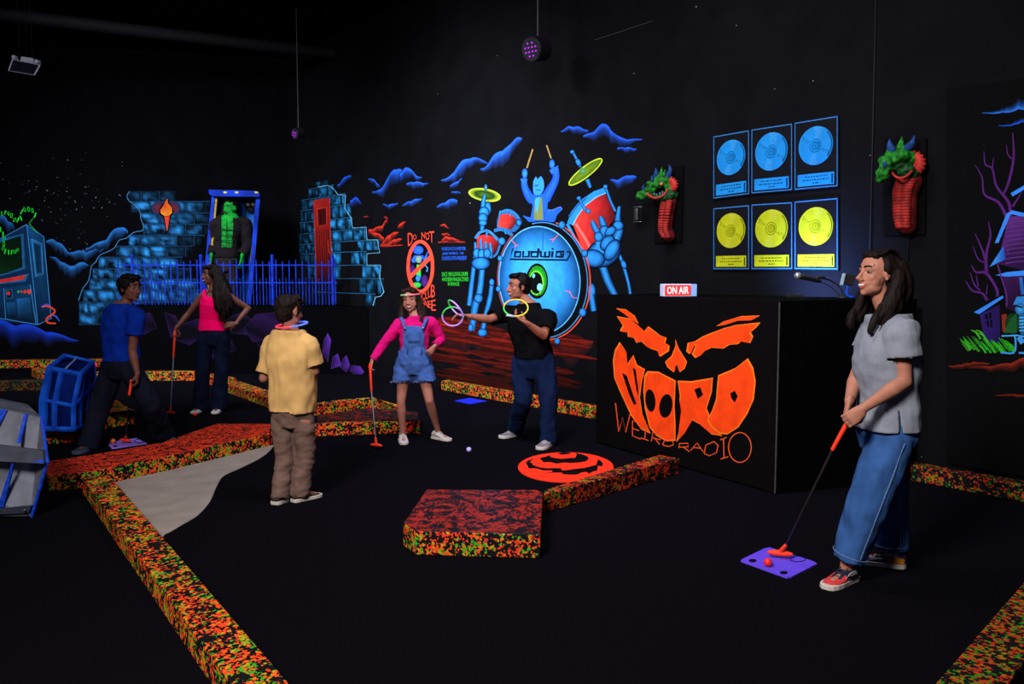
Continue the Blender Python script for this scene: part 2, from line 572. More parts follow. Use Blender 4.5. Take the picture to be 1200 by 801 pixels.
# front kerb behind the concrete, with the wide red wedge
p = [G(55, 576), G(106, 571.5), G(200, 551), G(316, 522.5), G(372, 511), G(491, 507)]
q = [G(x, y, h) for x, y in ((492, 491), (407, 490), (372, 492), (317, 496), (254, 496), (190, 518), (110, 532), (55, 540))]
m_ = p[:4] + [q[3], q[4], q[5], q[6], q[7]]
kerb('splatter-painted kerb with a wide red wedge behind the bare concrete', m_, h, [SPLAT, SPLAT_HOT], red_top=True)
kerb('splatter-painted kerb between the yellow-shirted boy and the girl in overalls', [p[3] + V((0.012, 0.006, 0)), p[4], p[5], G(492, 493, h), G(407, 493, h), G(372, 495, h), q[3] + V((0.02, 0.0, 0))], h, [SPLAT_FAR])
# maroon ramp top between the two kerbs
MAROON = splatter_material('maroon_splatter', 0.95, 0.3, 30, 0.16)
kerb('low dark maroon ledge behind the girl in overalls', [G(372, 491, h), G(407, 489.5, h), G(490, 489, h), G(490, 481, h), G(466, 478, h), G(430, 476, h), G(372, 485, h)], h - 0.015, [MAROON], name='course_ledge')
kerb('bent splatter-painted kerb behind the maroon ledge', [G(368, 487), G(408, 481.5), G(438, 478), G(464, 486), G(467, 477.5, h), G(438, 465, h), G(408, 467, h), G(368, 472, h)], h, [SPLAT_FAR])
# back kerbs on the left
def back_kerb(label, pts, w=0.2, hh=0.13, mats=None):
    a, b = [G(*q) for q in pts]
    kerb(label, strip(a, b, w, 1), hh, mats or [SPLAT_FAR])
back_kerb('splatter-painted kerb under the painted computer cabinet', [(-30, 432), (121, 430)], 0.2)
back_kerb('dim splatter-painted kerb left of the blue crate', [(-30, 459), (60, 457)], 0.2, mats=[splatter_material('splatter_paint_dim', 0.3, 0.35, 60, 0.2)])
back_kerb('splatter-painted kerb between teenager in blue and woman in pink', [(112, 446), (228, 446)], 0.2)
back_kerb('short splatter-painted kerb between the legs of woman in pink', [(238, 449), (262, 455)], 0.2)
back_kerb('slanting splatter-painted kerb from woman in pink to the boy', [(264, 459), (296, 471)], 0.2)
back_kerb('short dim splatter-painted kerb touching the boy\'s arm', [(298.5, 472), (330, 484)], 0.2)
kerb('small splatter-painted kerb curving behind the blue crate', [G(37, 441), G(50, 447), G(62, 446), G(60, 432, .12), G(42, 430, .12)], 0.12, [SPLAT_FAR])
kerb('small splatter-painted kerb block right of the blue crate', [G(101, 473), G(118, 470), G(119, 455, .1), G(106, 458, .1)], 0.1, [SPLAT_FAR])
kerb('splatter-painted kerb block with red top under the blue crate', [G(44, 521), G(100, 517.5), G(108, 507), G(106, 489, .15), G(44, 496, .15)], 0.15, [SPLAT_FAR, SPLAT_HOT], red_top=True)
kerb('triangular splatter-painted kerb block behind the striding teenager', [G(112, 505), G(156, 496), G(157, 481, .15), G(136, 468, .15), G(112, 486, .15)], 0.15, [SPLAT_FAR, SPLAT_HOT])
# along the right wall
ka, kb = W(517, 455.5, 0.14), W(694, 488, 0.14); ka.z = kb.z = 0
kerb('splatter-painted kerb along the drum mural wall', [ka, kb, kb + WN * 0.13, ka + WN * 0.13], 0.13, [SPLAT_FAR])
ka, kb = W(1058, 560, 0.155), W(1290, 600, 0.155); ka.z = kb.z = 0
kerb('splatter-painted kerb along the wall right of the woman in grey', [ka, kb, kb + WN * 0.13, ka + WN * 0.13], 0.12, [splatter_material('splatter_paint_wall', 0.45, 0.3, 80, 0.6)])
# foreground block and its kerb
hb = 0.135
blk = [G(487, 650), G(633, 654), G(640, 578, hb), G(630, 573.5, hb), G(500, 573, hb), G(473, 612, hb), ]
blk = [G(487, 650), G(633, 654), V((0, 0, 0)), G(630, 573.5, hb), G(500, 573, hb), G(473, 639.5)]
blk[2] = G(636, 577, hb)
kerb('wide splatter-painted block with dark red top in the middle foreground', blk, hb, [SPLAT, SPLAT_RED], name='course_block', red_top=True)
d0, d1 = G(641, 601.5), G(796, 555)
dd = (d1 - d0).normalized(); dn = V((-dd.y, dd.x, 0))
be = (blk[2] - blk[1]); be.z = 0; be.normalize(); bo = V((be.y, -be.x, 0))
if bo.x < 0: bo = -bo
def off_block(c): return c - bo * ((c - blk[1]).dot(bo) - 0.008)
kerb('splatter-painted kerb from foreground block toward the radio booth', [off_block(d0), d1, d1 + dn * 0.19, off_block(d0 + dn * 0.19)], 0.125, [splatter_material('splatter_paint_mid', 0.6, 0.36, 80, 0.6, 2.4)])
e0, e1 = G(1092, 805, .12), G(1285, 584, .12)
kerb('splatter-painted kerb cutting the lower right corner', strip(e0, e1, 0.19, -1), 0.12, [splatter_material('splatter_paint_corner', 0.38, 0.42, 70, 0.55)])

# ---------------------------------------------------------------- things lying on the course
def poly_slab(name, label, cat, quad, z, th, mats, bevel=0.0, group=None):
    P = [G(x, y, z) for x, y in quad]; P = [V((p.x, p.y, z - th)) for p in P]
    base = sum(P, V((0, 0, 0))) / len(P); base.z = z - th
    m = MB(); m.prism(P, [p + V((0, 0, th)) for p in P])
    return m.build(name, mats, loc=base, bevel=bevel, label=label, cat=cat, group=group), base
MAT_PURPLE = mat('violet_rubber_mat', (98, 68, 226), rough=0.7, mottle=0.06)
MAT_LILAC = mat('lilac_rubber_mat', (158, 128, 255), rough=0.7, mottle=0.06)
MAT_BLUE = mat('blue_rubber_mat', (22, 40, 225), rough=0.7, mottle=0.06)
def flat_marks(parent, name, z, shapes, colr=(10, 8, 30)):
    pn = Painter(lambda x, y, o: G(x, y, z + o), 1.0, 0.0006)
    for sh in shapes:
        if sh[0] == 'o': pn.blob(*sh[1:], colr)
        elif sh[0] == 'r': pn.ring(*sh[1:], colr)
    pn.build(name, parent)
mt = thing('tee_mat', 'violet tee mat with two black holes at feet of woman in grey', 'mat', G(913, 657))
def child_slab(parent, name, quad, z, th, mats, bevel=0):
    P = [G(x, y, z) for x, y in quad]; P = [V((p.x, p.y, z - th)) for p in P]
    m = MB(); m.prism(P, [p + V((0, 0, th)) for p in P])
    return m.build(name, mats, parent, bevel=bevel)
child_slab(mt, 'mat_sheet', [(868, 656.5), (870, 654.5), (896, 642), (902, 641), (953, 657), (957.5, 660), (928, 675), (922, 676)], 0.008, 0.008, MAT_PURPLE)
flat_marks(mt, 'ball_hole', 0.008, [('o', 882, 656.5, 4.8, 2)])
flat_marks(mt, 'ball_hole', 0.008, [('o', 918.5, 670.5, 4.8, 2)])
flat_marks(mt, 'printed_ring', 0.008, [('r', 935, 654.5, 9, 3.2, 0.9, )])
mt = thing('tee_mat', 'lilac tee mat between the feet of the striding teenager', 'mat', G(148, 519))
child_slab(mt, 'mat_sheet', [(125, 518), (160, 513), (172, 519), (131, 525)], 0.008, 0.008, MAT_LILAC)
flat_marks(mt, 'printed_ring', 0.008, [('r', 163, 516.5, 5.5, 2.2, 0.9)])
flat_marks(mt, 'ball_hole', 0.008, [('o', 135, 522.5, 2.6, 1)])
poly_slab('tee_mat', 'plain blue tee mat on carpet behind the girl in overalls and the man', 'mat', [(533, 469), (550, 466), (571, 469.5), (551, 473)], 0.008, 0.008, MAT_BLUE)

# orange swirl disc
ORANGE_GAIN = 1.0
disc_c = G(663, 546)
m = MB()
rimpts = []
for i in range(48):
    a = 2 * math.pi * i / 48
    rimpts.append(G(663 + 56 * math.cos(a), 547 + 17.5 * math.sin(a), 0.006))
m.prism([p - V((0, 0, 0.006)) for p in rimpts], rimpts)
FLUO_RED = mat('fluorescent_red_orange', (255, 52, 26), rough=0.8, spec=0.1, mottle=0.06)
disc = thing('floor_disc', 'round red-orange floor disc with black swirling bands beside the block', 'disc', (disc_c.x, disc_c.y, 0))
m.build('disc_plate', FLUO_RED, disc)
pn = Painter(lambda x, y, o: G(x, y, 0.006 + o), 1.0, 0.0006).crop(600, 520, 9.23)
K = (10, 6, 8)
pn.poly([(490, 100), (560, 85), (620, 92), (650, 95), (610, 108), (540, 115)], K)
pn.poly([(300, 150), (370, 135), (400, 122), (420, 140), (460, 150), (540, 160), (620, 150), (680, 150), (700, 120), (690, 95), (760, 110), (820, 135), (830, 160), (800, 185), (720, 200), (640, 205), (560, 200), (480, 212), (420, 195), (340, 195), (320, 175)], K)
pn.poly([(150, 205), (170, 180), (250, 150), (210, 175), (190, 200), (215, 200), (225, 225), (300, 252), (380, 262), (460, 258), (540, 262), (530, 280), (580, 284), (680, 268), (780, 258), (850, 240), (910, 225), (930, 165), (960, 180), (985, 210), (975, 240), (930, 235), (920, 290), (880, 295), (830, 322), (810, 300), (760, 305), (700, 330), (610, 330), (550, 325), (540, 308), (440, 308), (330, 320), (440, 300), (430, 285), (340, 285), (260, 262), (180, 262), (170, 235)], K)
pn.build('painted_swirl', disc)

# golf balls
def ball(label, px, py, r, colr, emit=0.0, z=0.0):
    p = G(px, py, r + z)
    m = MB(); m.ell(p, (r, r, r), n=20, m=14)
    m.build('golf_ball', mat('golf_ball_%d_%d_%d' % colr, colr, rough=0.45, spec=0.4, mottle=0.03), loc=(p.x, p.y, z), smooth=True, label=label, cat='golf ball')
ball('red golf ball on the violet tee mat', 900, 658.5, 0.0225, (240, 40, 28), z=0.008)
ball('orange golf ball on the lilac tee mat', 132.5, 516.5, 0.0225, (255, 120, 30), z=0.008)
ball('red golf ball on carpet by feet of woman in pink', 228.5, 485, 0.0225, (255, 45, 35))
ball('pale lilac golf ball on carpet between the girl in overalls and the man', 549.5, 526.5, 0.0225, (190, 175, 255))

# ---------------------------------------------------------------- putters
GRIP = mat('fluorescent_orange_grip', (255, 66, 40), rough=0.6, spec=0.15, mottle=0.05)
GRIP_DIM = mat('dim_red_putter_rubber', (150, 32, 26), rough=0.6, spec=0.15, mottle=0.05)
SHAFT = mat('dark_steel_shaft', (58, 52, 58), rough=0.3, spec=0.5, metal=0.5)
SHAFT2 = mat('pale_steel_shaft', (120, 122, 140), rough=0.3, spec=0.5, metal=0.4)
def putter(label, top, gripend, foot, head_dir, headmat=None, shaft=None, L=0.11, grip_r=0.0125):
    base = V((foot.x, foot.y, 0.009 if foot.z > 0.02 else 0.0))
    t = thing('putter', label, 'putter', base)
    ax = (top - foot).normalized()
    m = MB(); m.tube([gripend, foot + ax * 0.07], [0.006, 0.005], n=8); m.build('shaft', shaft or SHAFT, t, smooth=True)
    m = MB(); m.tube([top, gripend], [grip_r, grip_r * 0.85], n=10); m.build('grip', GRIP, t, smooth=True)
    hd = V(head_dir).normalized(); up = V((0, 0, 1)); sd = hd.cross(up).normalized()
    m = MB(); rot = Matrix((hd, sd, up)).transposed()
    m.tube([foot + up * 0.02 - hd * L / 2, foot + up * 0.02 - hd * L / 4, foot + up * 0.02 + hd * L / 4, foot + up * 0.02 + hd * L / 2], [(0.010, 0.012), (0.017, 0.019), (0.017, 0.019), (0.010, 0.012)], n=12, smooth=3, ref=up)
    hm = m.build('putter_head', headmat or GRIP, t, smooth=True)
    m = MB(); m.tube([foot + up * 0.025, foot + ax * 0.085], [0.014, 0.010], n=10); m.build('hosel', headmat or GRIP, hm, smooth=True)
    return t
# ================================================================== murals on the walls
_cr = random.Random(11)
def crest(pn, pts, h, c, base=(6, 6, 10), smooth=8, dirv=(0, 1), lump=0.22):
    P = catmull([V((*p, 0)) for p in pts], smooth)
    n = len(P); hs = resample([float(x) for x in (h if isinstance(h, list) else [h] * len(pts))], smooth)
    ln = sum((b - a).length for a, b in zip(P, P[1:])); hm = max(hs)
    ph = _cr.random() * 9; vs, cs, fs = [], [], []
    C, B = pn.colr(c), (pn.ground if base == (6, 6, 10) else pn.colr(base))
    stops = ((0, 1.0), (0.14, 0.85), (0.4, 0.42), (0.7, 0.13), (1.0, 0.0))
    hs = [q * 1.45 for q in hs]
    acc = 0.0
    for i, (p, hh) in enumerate(zip(P, hs)):
        if i: acc += (P[i] - P[i - 1]).length
        b = abs(math.sin(acc / max(hm, 1e-3) * 1.5 + ph)) * hh * lump
        g = 0.72 + 0.4 * noise.noise(V((acc / max(hm, 1e-3) * 1.3, ph, 0)))
        hv = hh * (1.0 + 0.35 * noise.noise(V((acc / max(hm, 1e-3) * 2.1, ph + 4, 0))))
        for t, k in stops:
            vs.append((p.x + dirv[0] * (hv * t - b), p.y + dirv[1] * (hv * t - b)))
            k2 = min(1.0, k * (g + 0.25 if t < 0.2 else g))
            cs.append([x * k2 + y * (1 - k2) for x, y in zip(C, B)])
    m_ = len(stops)
    for i in range(n - 1):
        for j in range(m_ - 1):
            a = i * m_ + j; fs.append((a, a + 1, a + m_ + 1, a + m_))
    pn.tri(vs, cs, fs)
WB = (5, 5, 9)
def brick(pn, quad, c, shade, rnd, fade=1.0):
    tl, tr, br, bl_ = quad
    nx, ny = 5, 4
    vs, cs, fs = [], [], []
    ox, oy = rnd.random() * 50, rnd.random() * 50
    for j in range(ny + 1):
        for i in range(nx + 1):
            a, b = i / nx, j / ny
            x = (tl[0] * (1 - a) + tr[0] * a) * (1 - b) + (bl_[0] * (1 - a) + br[0] * a) * b
            y = (tl[1] * (1 - a) + tr[1] * a) * (1 - b) + (bl_[1] * (1 - a) + br[1] * a) * b
            k = max(0.02, 0.55 + 1.1 * noise.noise(V((ox + a * 2.2, oy + b * 1.8, 0))) + 0.35 * (0.5 - b)) * fade
            if i in (0, nx) or j in (0, ny): k *= 0.4
            vs.append((x, y)); cs.append(pn.colr([min(255, q * min(1.1, k) ** 0.9 if q else 0) for q in c]))
    for j in range(ny):
        for i in range(nx):
            q = j * (nx + 1) + i; fs.append((q, q + 1, q + nx + 2, q + nx + 1))
    pn.tri(vs, cs, fs, hold=True)

# ---------------------------------------------------------------- left wall
PL = Painter(LW, 1.6); PL.ground = [0.0034, 0.0034, 0.0045, 1]
rnd = random.Random(3)
# starry sky
PL.k = 1
for i in range(120):
    x, y = rnd.uniform(-20, 150), rnd.uniform(185, 300)
    if rnd.random() < 0.5: x, y = rnd.gauss(85, 22), rnd.gauss(248, 24)
    if x > 120 and y > 255: continue
    b = rnd.choice((60, 80, 110, 150)); r = rnd.uniform(0.25, 0.6)
    PL.blob(x, y, r, r, (b, b, b + 20), n=6, hold=True)
PL.build('painted_stars', wall_left)
# clouds
BL = (34, 100, 168)
crest(PL, [(54, 283), (62, 282), (70, 286), (77, 293), (82, 297)], [2, 8, 9, 7, 1], BL)
crest(PL, [(80, 297), (88, 295), (97, 296), (106, 294), (116, 290), (124, 291)], [2, 7, 8, 7, 6, 1], BL)
crest(PL, [(100, 293), (110, 287), (122, 283), (131, 274), (140, 267), (147, 269), (150, 272)], [2, 5, 7, 9, 10, 6, 1], BL)
crest(PL, [(58, 301), (66, 303), (74, 309), (82, 314), (90, 310), (98, 309), (104, 311)], [1, 5, 9, 10, 9, 6, 1], BL)
crest(PL, [(0, 256), (5, 255), (10, 260), (15, 264), (17, 268)], [9, 10, 9, 6, 2], BL)
PL.build('painted_clouds', wall_left)
# computer cabinet with green digits
PL.crop(0, 220, 4.005)
PL.poly([(-120, 300), (0, 240), (125, 172), (205, 228), (240, 615), (175, 645), (-120, 610)], (10, 40, 70))
PL.poly([(125, 178), (203, 232), (236, 612), (178, 640)], [(18, 70, 112), (14, 52, 84), (8, 30, 54), (6, 22, 40)])
PL.poly([(148, 240), (195, 262), (202, 405), (168, 418)], [(30, 100, 150), (16, 60, 100), (12, 48, 80), (30, 96, 140)], edge=(60, 130, 180), ew=3)
PL.poly([(158, 258), (188, 272), (194, 394), (172, 404)], (10, 38, 64))
PL.poly([(-100, 290), (5, 240), (110, 215), (118, 380), (20, 410), (-100, 430)], [(26, 84, 130)] * 6, )
PL.poly([(-90, 300), (10, 252), (98, 224), (106, 372), (22, 402), (-90, 415)], [(8, 30, 14), (8, 34, 14), (6, 24, 12), (6, 26, 10), (10, 46, 16), (8, 30, 14)])
PL.poly([(-90, 455), (0, 432), (135, 402), (120, 438), (0, 452), (-90, 470)], (30, 88, 130))
PL.poly([(-90, 450), (0, 430), (122, 408), (108, 430), (0, 446), (-90, 462)], (226, 44, 36))
PL.poly([(-90, 480), (10, 470), (142, 455), (168, 635), (20, 615), (-90, 600)], [(12, 46, 78), (14, 52, 86), (16, 58, 94), (6, 24, 40), (8, 28, 48), (8, 28, 48)])
PL.poly([(28, 480), (55, 476), (58, 515), (32, 520)], (8, 28, 48), edge=(40, 110, 160), ew=2.5)
PL.blob(40, 495, 9, 9, (232, 50, 40))
for x, r, c in ((86, 5, (40, 180, 60)), (101, 5, (200, 60, 40)), (117, 7, (220, 60, 40)), (137, 10, (235, 56, 44))):
    PL.blob(x, 487, r, r * 1.2, c)
PL.poly([(78, 520), (140, 514), (150, 628), (85, 618)], [(30, 96, 146), (22, 74, 118), (5, 18, 30), (8, 26, 44)])
PL.poly([(30, 540), (72, 536), (74, 610), (38, 606)], [(26, 86, 130), (22, 74, 118), (5, 18, 30), (8, 26, 44)])
for a in (((125, 174), (178, 642)), ((125, 174), (205, 228), (240, 612), (178, 642)), ((0, 240), (125, 172)), ((178, 642), (20, 615), (-100, 600)), ((18, 470), (26, 612)), ((142, 455), (170, 640))):
    PL.stroke(list(a), 3, (58, 130, 190))
PL.stroke([(195, 558), (225, 555), (258, 580), (220, 612), (225, 632), (262, 636)], [8, 9, 9, 9, 10, 6], (232, 58, 44), smooth=5)
PL.stroke([(198, 560), (215, 545), (238, 552)], 5, (40, 80, 190), smooth=4)
PL.stroke([(245, 598), (262, 602), (280, 625)], [4, 7, 4], (44, 90, 200), smooth=4)
crest(PL, [(-120, 625), (0, 640), (120, 655), (230, 680), (330, 708), (370, 714)], [60, 70, 60, 40, 14, 2], (24, 60, 190))
PL.build('painted_computer_cabinet', wall_left)
digits = [(-6, 118), (8, 120), (24, 116), (40, 120), (54, 130), (68, 150), (84, 150), (98, 142), (102, 112), (116, 102), (134, 100), (152, 106), (165, 128),
          (2, 196), (14, 218), (20, 240), (18, 262), (14, 282), (24, 298), (40, 302), (54, 302), (66, 300), (76, 296), (84, 290)]
for i, (x, y) in enumerate(digits):
    sz = (12 if 3 < i < 13 else 10) if i < 13 else (12 - 0.7 * max(0, i - 18))
    s_ = math.radians(rnd.uniform(-25, 25)); dx, dy = math.cos(s_), math.sin(s_)
    def q(a, b): return (x + a * dx - b * dy, y + a * dy + b * dx)
    ch = '10'[(i * 7 // 3) % 2]; w_ = sz * (0.28 if ch == '1' else 0.5)
    PL.text(ch, [q(-w_, -sz), q(w_, -sz), q(w_, sz), q(-w_, sz)], (36, 205, 48))
for i in range(7):
    PL.stroke([(138 + i * 5.5, 168 + i * 6), (143 + i * 5.5, 176 + i * 6)], 2.6, (30, 180, 44))
    PL.stroke([(134 + i * 3, 166 - i * 4), (139 + i * 3, 168 - i * 4)], 2.2, (30, 160, 44))
PL.build('painted_green_digits', wall_left)
# ruined brick wall
PL.T = lambda x, y: (x, y)
rows = [224, 235.8, 249.3, 262.4, 275.6, 288.2, 301.1, 314.9, 326.9, 340, 354, 367, 380]
left = [150, 153, 164, 167, 150, 135, 115, 108, 104, 97, 92, 92]
right = [206, 246, 246, 246, 240, 226, 214, 225, 232, 235, 235, 200]
PL.k += 2
for i in range(12):
    y0, y1 = rows[i], rows[i + 1]
    x = left[i]; first = True
    off = (i % 2) * 10.5
    xs = [left[i]]
    g = math.ceil((left[i] - off + 6) / 20.7) * 20.7 + off
    while g < right[i]:
        xs.append(g); g += 20.7
    xs.append(right[i])
    for a, b in zip(xs, xs[1:]):
        if b - a < 2: continue
        fade = 1.0 if a < 195 else max(0.12, 1 - (a - 195) / 60)
        if i == 0: fade *= 0.5
        if i in (4, 5, 6, 7) and a > 195: fade *= 0.35
        brick(PL, [(a + .5, y0 + .5), (b - .5, y0 + .5), (b - .5, y1 - .5), (a + .5, y1 - .5)], (40, 128, 196), 0, rnd, fade)
PL.k += 2
for i in range(13):
    l_ = left[min(i, 11)]; r_ = right[min(i, 11)]
    PL.stroke([(l_, rows[i]), (r_, rows[i])], 0.4, (34, 80, 120) if i else (14, 36, 60))
for i in range(12):
    off = (i % 2) * 10.5
    g = math.ceil((left[i] - off + 6) / 20.7) * 20.7 + off
    while g < right[i] - 8:
        PL.stroke([(g, rows[i]), (g, rows[i + 1])], 0.4, (32, 76, 114)); g += 20.7
PL.stroke([(152, 224), (149, 229), (151, 235), (158, 240), (164, 248), (165, 256), (168, 264), (167, 270), (157, 272), (148, 279), (140, 281), (135, 289), (130, 293), (117, 299), (112, 307), (107, 312), (104, 328), (97, 338), (92, 352)], 0.6, (70, 130, 175), smooth=3)
PL.build('painted_brick_ruin', wall_left)
# torch
PL.crop(80, 210, 6.675)
PL.blob(708, 225, 60, 52, (104, 26, 32), (14, 40, 66)); PL.blob(822, 225, 58, 52, (104, 26, 32), (14, 40, 66))
PL.poly([(772, 135), (795, 190), (825, 240), (810, 285), (800, 300), (780, 415), (765, 415), (742, 300), (715, 280), (712, 235), (740, 190)], (6, 6, 10), smooth=3)
PL.poly([(775, 150), (780, 185), (812, 225), (812, 262), (790, 285), (755, 288), (725, 268), (720, 240), (745, 205), (755, 175)], [(255, 80, 30), (255, 80, 30), (255, 100, 30), (255, 120, 30), (255, 110, 30), (255, 110, 30), (255, 120, 30), (255, 90, 30), (250, 70, 30), (250, 60, 30)])
PL.poly([(752, 290), (792, 290), (776, 402), (770, 402)], (220, 56, 34))
PL.build('painted_torch', wall_left)

# ---------------------------------------------------------------- right wall
PR = Painter(W, 1.35)
# castle tower
PR.crop(300, 180, 6.67)
def ty(y, x, x0=388): return 322 + (y - 322) * (x + 183) / (x0 + 183)
trows = [(209.5, 217, 369, 385), (217, 229, 361, 391), (229, 242, 353, 405), (242, 257, 352, 412), (257, 271, 351, 413), (271, 284, 350, 429), (284, 296, 350, 445), (296, 311, 352, 430), (311, 326, 360, 446), (326, 342.5, 362, 450), (342.5, 356, 366, 440)]
PR.T = lambda x, y: (x, y)
for ri, (y0, y1, x0, x1) in enumerate(trows):
    x = x0 - (ri % 2) * 3
    while x < x1 - 2:
        w_ = (7.5 if x < 372 else 9.2 + (ri % 3) * 1.5)
        a, b = max(x, x0), min(x + w_, x1)
        x += w_
        if ri >= 7 and 396 < a < 408 + (ri - 7) * 5: continue
        if ri == 6 and 399 < a < 411: continue
        if ri >= 9 and a < 396 : continue
        fade = (0.6 if a < 366 else 1.0) * (0.6 if ri < 1 else 1.0) * (0.75 if ri >= 9 else 1)
        brick(PR, [(a + .4, ty(y0, a) + .4), (b - .4, ty(y0, b) + .4), (b - .4, ty(y1, b) - .4), (a + .4, ty(y1, a) - .4)], (38, 140, 205), 0, rnd, fade)
PR.k += 1
for (y0, y1, x0, x1) in trows[1:]:
    PR.stroke([(x0, ty(y0, x0)), (x1, ty(y0, x1))], 0.45, (44, 104, 146))
PR.stroke([(372, 219), (384, 217), (391, 221), (396, 228), (405, 228.5), (404, 244), (412, 256), (413, 267), (429, 266), (430, 281), (442, 281), (445, 296), (430, 297), (430, 311), (446, 311), (445, 326), (450, 342), (446, 347), (440, 348), (437, 358)], 0.6, (120, 190, 225))
PR.poly([(367.5, 235), (386, 231.5), (389, 330), (371, 331)], [(170, 34, 26), (140, 26, 22), (14, 4, 8), (20, 5, 8)], edge=(190, 50, 40), ew=0.6)
PR.poly([(371.5, 245), (382.5, 243), (383, 263.5), (372.5, 264.5)], (70, 12, 14), edge=(200, 56, 44), ew=0.8)
for k in (375, 378, 381): PR.stroke([(k, 247), (k + .3, 263)], 0.9, (16, 4, 6))
PR.stroke([(384.5, 282), (385.5, 297)], 1.2, (220, 60, 46))
for i in range(6): PR.stroke([(371.5 + i * 2.6, 268), (373.5 + i * 2.5, 328)], 0.7, (40, 8, 10))
PR.build('painted_castle_tower', wall_right)
# clouds
CB = (36, 96, 236)
def clouds(crop, lst, colr=CB):
    PR.crop(*crop)
    for pts, h_ in lst: crest(PR, pts, h_, colr)
clouds((420, 150, 4.0), [
    ([(45, 238), (65, 240), (90, 262), (102, 278)], [3, 14, 16, 4]),
    ([(62, 300), (85, 298), (110, 282), (140, 240), (165, 203), (185, 193), (205, 200)], [8, 12, 28, 40, 52, 40, 20]),
    ([(195, 220), (215, 196), (232, 196), (255, 208), (275, 225), (298, 232)], [30, 40, 36, 24, 16, 3]),
    ([(225, 262), (255, 255), (290, 258), (330, 260)], [8, 22, 20, 2]),
    ([(115, 355), (140, 362), (160, 358), (185, 352)], [6, 14, 16, 4]),
    ([(205, 362), (230, 350), (265, 338), (298, 330)], [4, 16, 20, 4]),
    ([(368, 368), (395, 355), (425, 342), (462, 338), (455, 352)], [6, 20, 28, 22, 4]),
    ([(388, 245), (420, 235), (450, 205), (490, 165), (530, 142), (565, 146), (608, 166)], [6, 14, 34, 50, 30, 18, 3]),
    ([(430, 268), (455, 258), (485, 235)], [12, 20, 6]),
    ([(435, 300), (460, 298), (478, 302)], [6, 10, 3]),
    ([(570, 192), (600, 180), (640, 135), (680, 105), (715, 85), (745, 50), (768, 46)], [4, 20, 48, 56, 40, 34, 4]),
])
clouds((300, 180, 6.67), [([(636, 245), (665, 225), (690, 195), (715, 174), (747, 176)], [18, 34, 40, 30, 10]),
                          ([(735, 370), (770, 352), (795, 358), (820, 388)], [40, 50, 34, 10])], (34, 84, 220))
clouds((400, 0, 3.0), [([(772, 462), (800, 448), (835, 450), (868, 460)], [4, 14, 18, 6]),
                       ([(850, 478), (885, 465), (915, 446), (940, 450), (965, 480), (1000, 490), (1058, 490)], [4, 20, 34, 34, 26, 18, 3]),
                       ([(970, 520), (1005, 520), (1038, 524)], [6, 14, 6]),
                       ([(945, 632), (980, 632), (1015, 618), (1037, 622)], [4, 24, 22, 6])], (34, 90, 235))
PR.build('painted_clouds', wall_right)
# lava glow
RC = (225, 50, 30)
PR.crop(300, 180, 6.67)
for pts, h_ in (([(840, 492), (880, 488)], [6, 6]), ([(880, 600), (920, 590), (985, 565), (1010, 530), (1030, 505), (1000, 492)], [30, 36, 34, 26, 20, 6]),
                ([(890, 610), (930, 625), (975, 640), (1000, 665)], [14, 28, 36, 30]), ([(970, 718), (1000, 690), (1040, 640), (1075, 622), (1115, 615)], [8, 34, 60, 34, 8]),
                ([(990, 716), (1040, 700), (1090, 672), (1140, 665)], [8, 24, 34, 8]), ([(975, 722), (1050, 718), (1145, 712)], [8, 10, 6]), ([(1110, 570), (1140, 540), (1170, 532)], [14, 34, 6])):
    crest(PR, pts, h_, RC)
PR.crop(460, 260, 6.68)
for pts, h_ in (([(355, 158), (420, 150), (500, 150), (570, 157)], [8, 12, 14, 6]), ([(385, 140), (420, 120), (470, 128), (520, 142)], [10, 26, 22, 4]), ([(385, 95), (420, 90), (450, 100)], [14, 18, 6]), ([(375, 25), (410, 22), (440, 52)], [8, 20, 6])):
    crest(PR, pts, h_, RC)
PR.build('painted_lava_glow', wall_right)
# red ground under the drums
PR.T = lambda x, y: (x, y)
rg = random.Random(21)
def ground_y(x): return 376 + 6 * math.sin(x * .05) + (x - 500) * 0.02
def hills(x):
    return 384 - 14 * math.exp(-((x - 553) / 9.0) ** 2) - 10 * math.exp(-((x - 520) / 14.0) ** 2) - 8 * math.exp(-((x - 572) / 8.0) ** 2) + (x - 520) * .09
for a, b in ((496, 606), (640, 700)):
    crest(PR, [(x, hills(x)) for x in range(a, b, 5)], [min(26, 2 + (x - a) * .9, 3 + max(0, 600 - x) * 1.0 if b < 650 else 3 + max(0, 696 - x) * 1.0) for x in range(a, b, 5)], (112, 22, 12), smooth=2, lump=0.05)
for i in range(80):
    x = rg.uniform(515, 672); y = rg.uniform(372, 445) + (x - 520) * .09
    t_ = (y - (x - 520) * .09 - 372) / 75; L_ = rg.uniform(22, 80); k = rg.uniform(.2, .8) * (1.0 - .85 * max(0, t_ - .1))
    if 590 < x < 655 and y < 395: continue
    cc_ = (int(30 + 150 * k), int(8 + 28 * k), int(6 + 14 * k))
    PR.stroke([(x - L_ / 2, y - L_ * .06), (x - L_ / 5, y - 1 + rg.uniform(-1, 1)), (x + L_ / 5, y + L_ * .05), (x + L_ / 2, y + L_ * .11)], [.3, rg.uniform(3, 8), rg.uniform(3, 9), .3], cc_, smooth=4, soft=(30, 8, 7))
PR.build('painted_red_ground', wall_right)
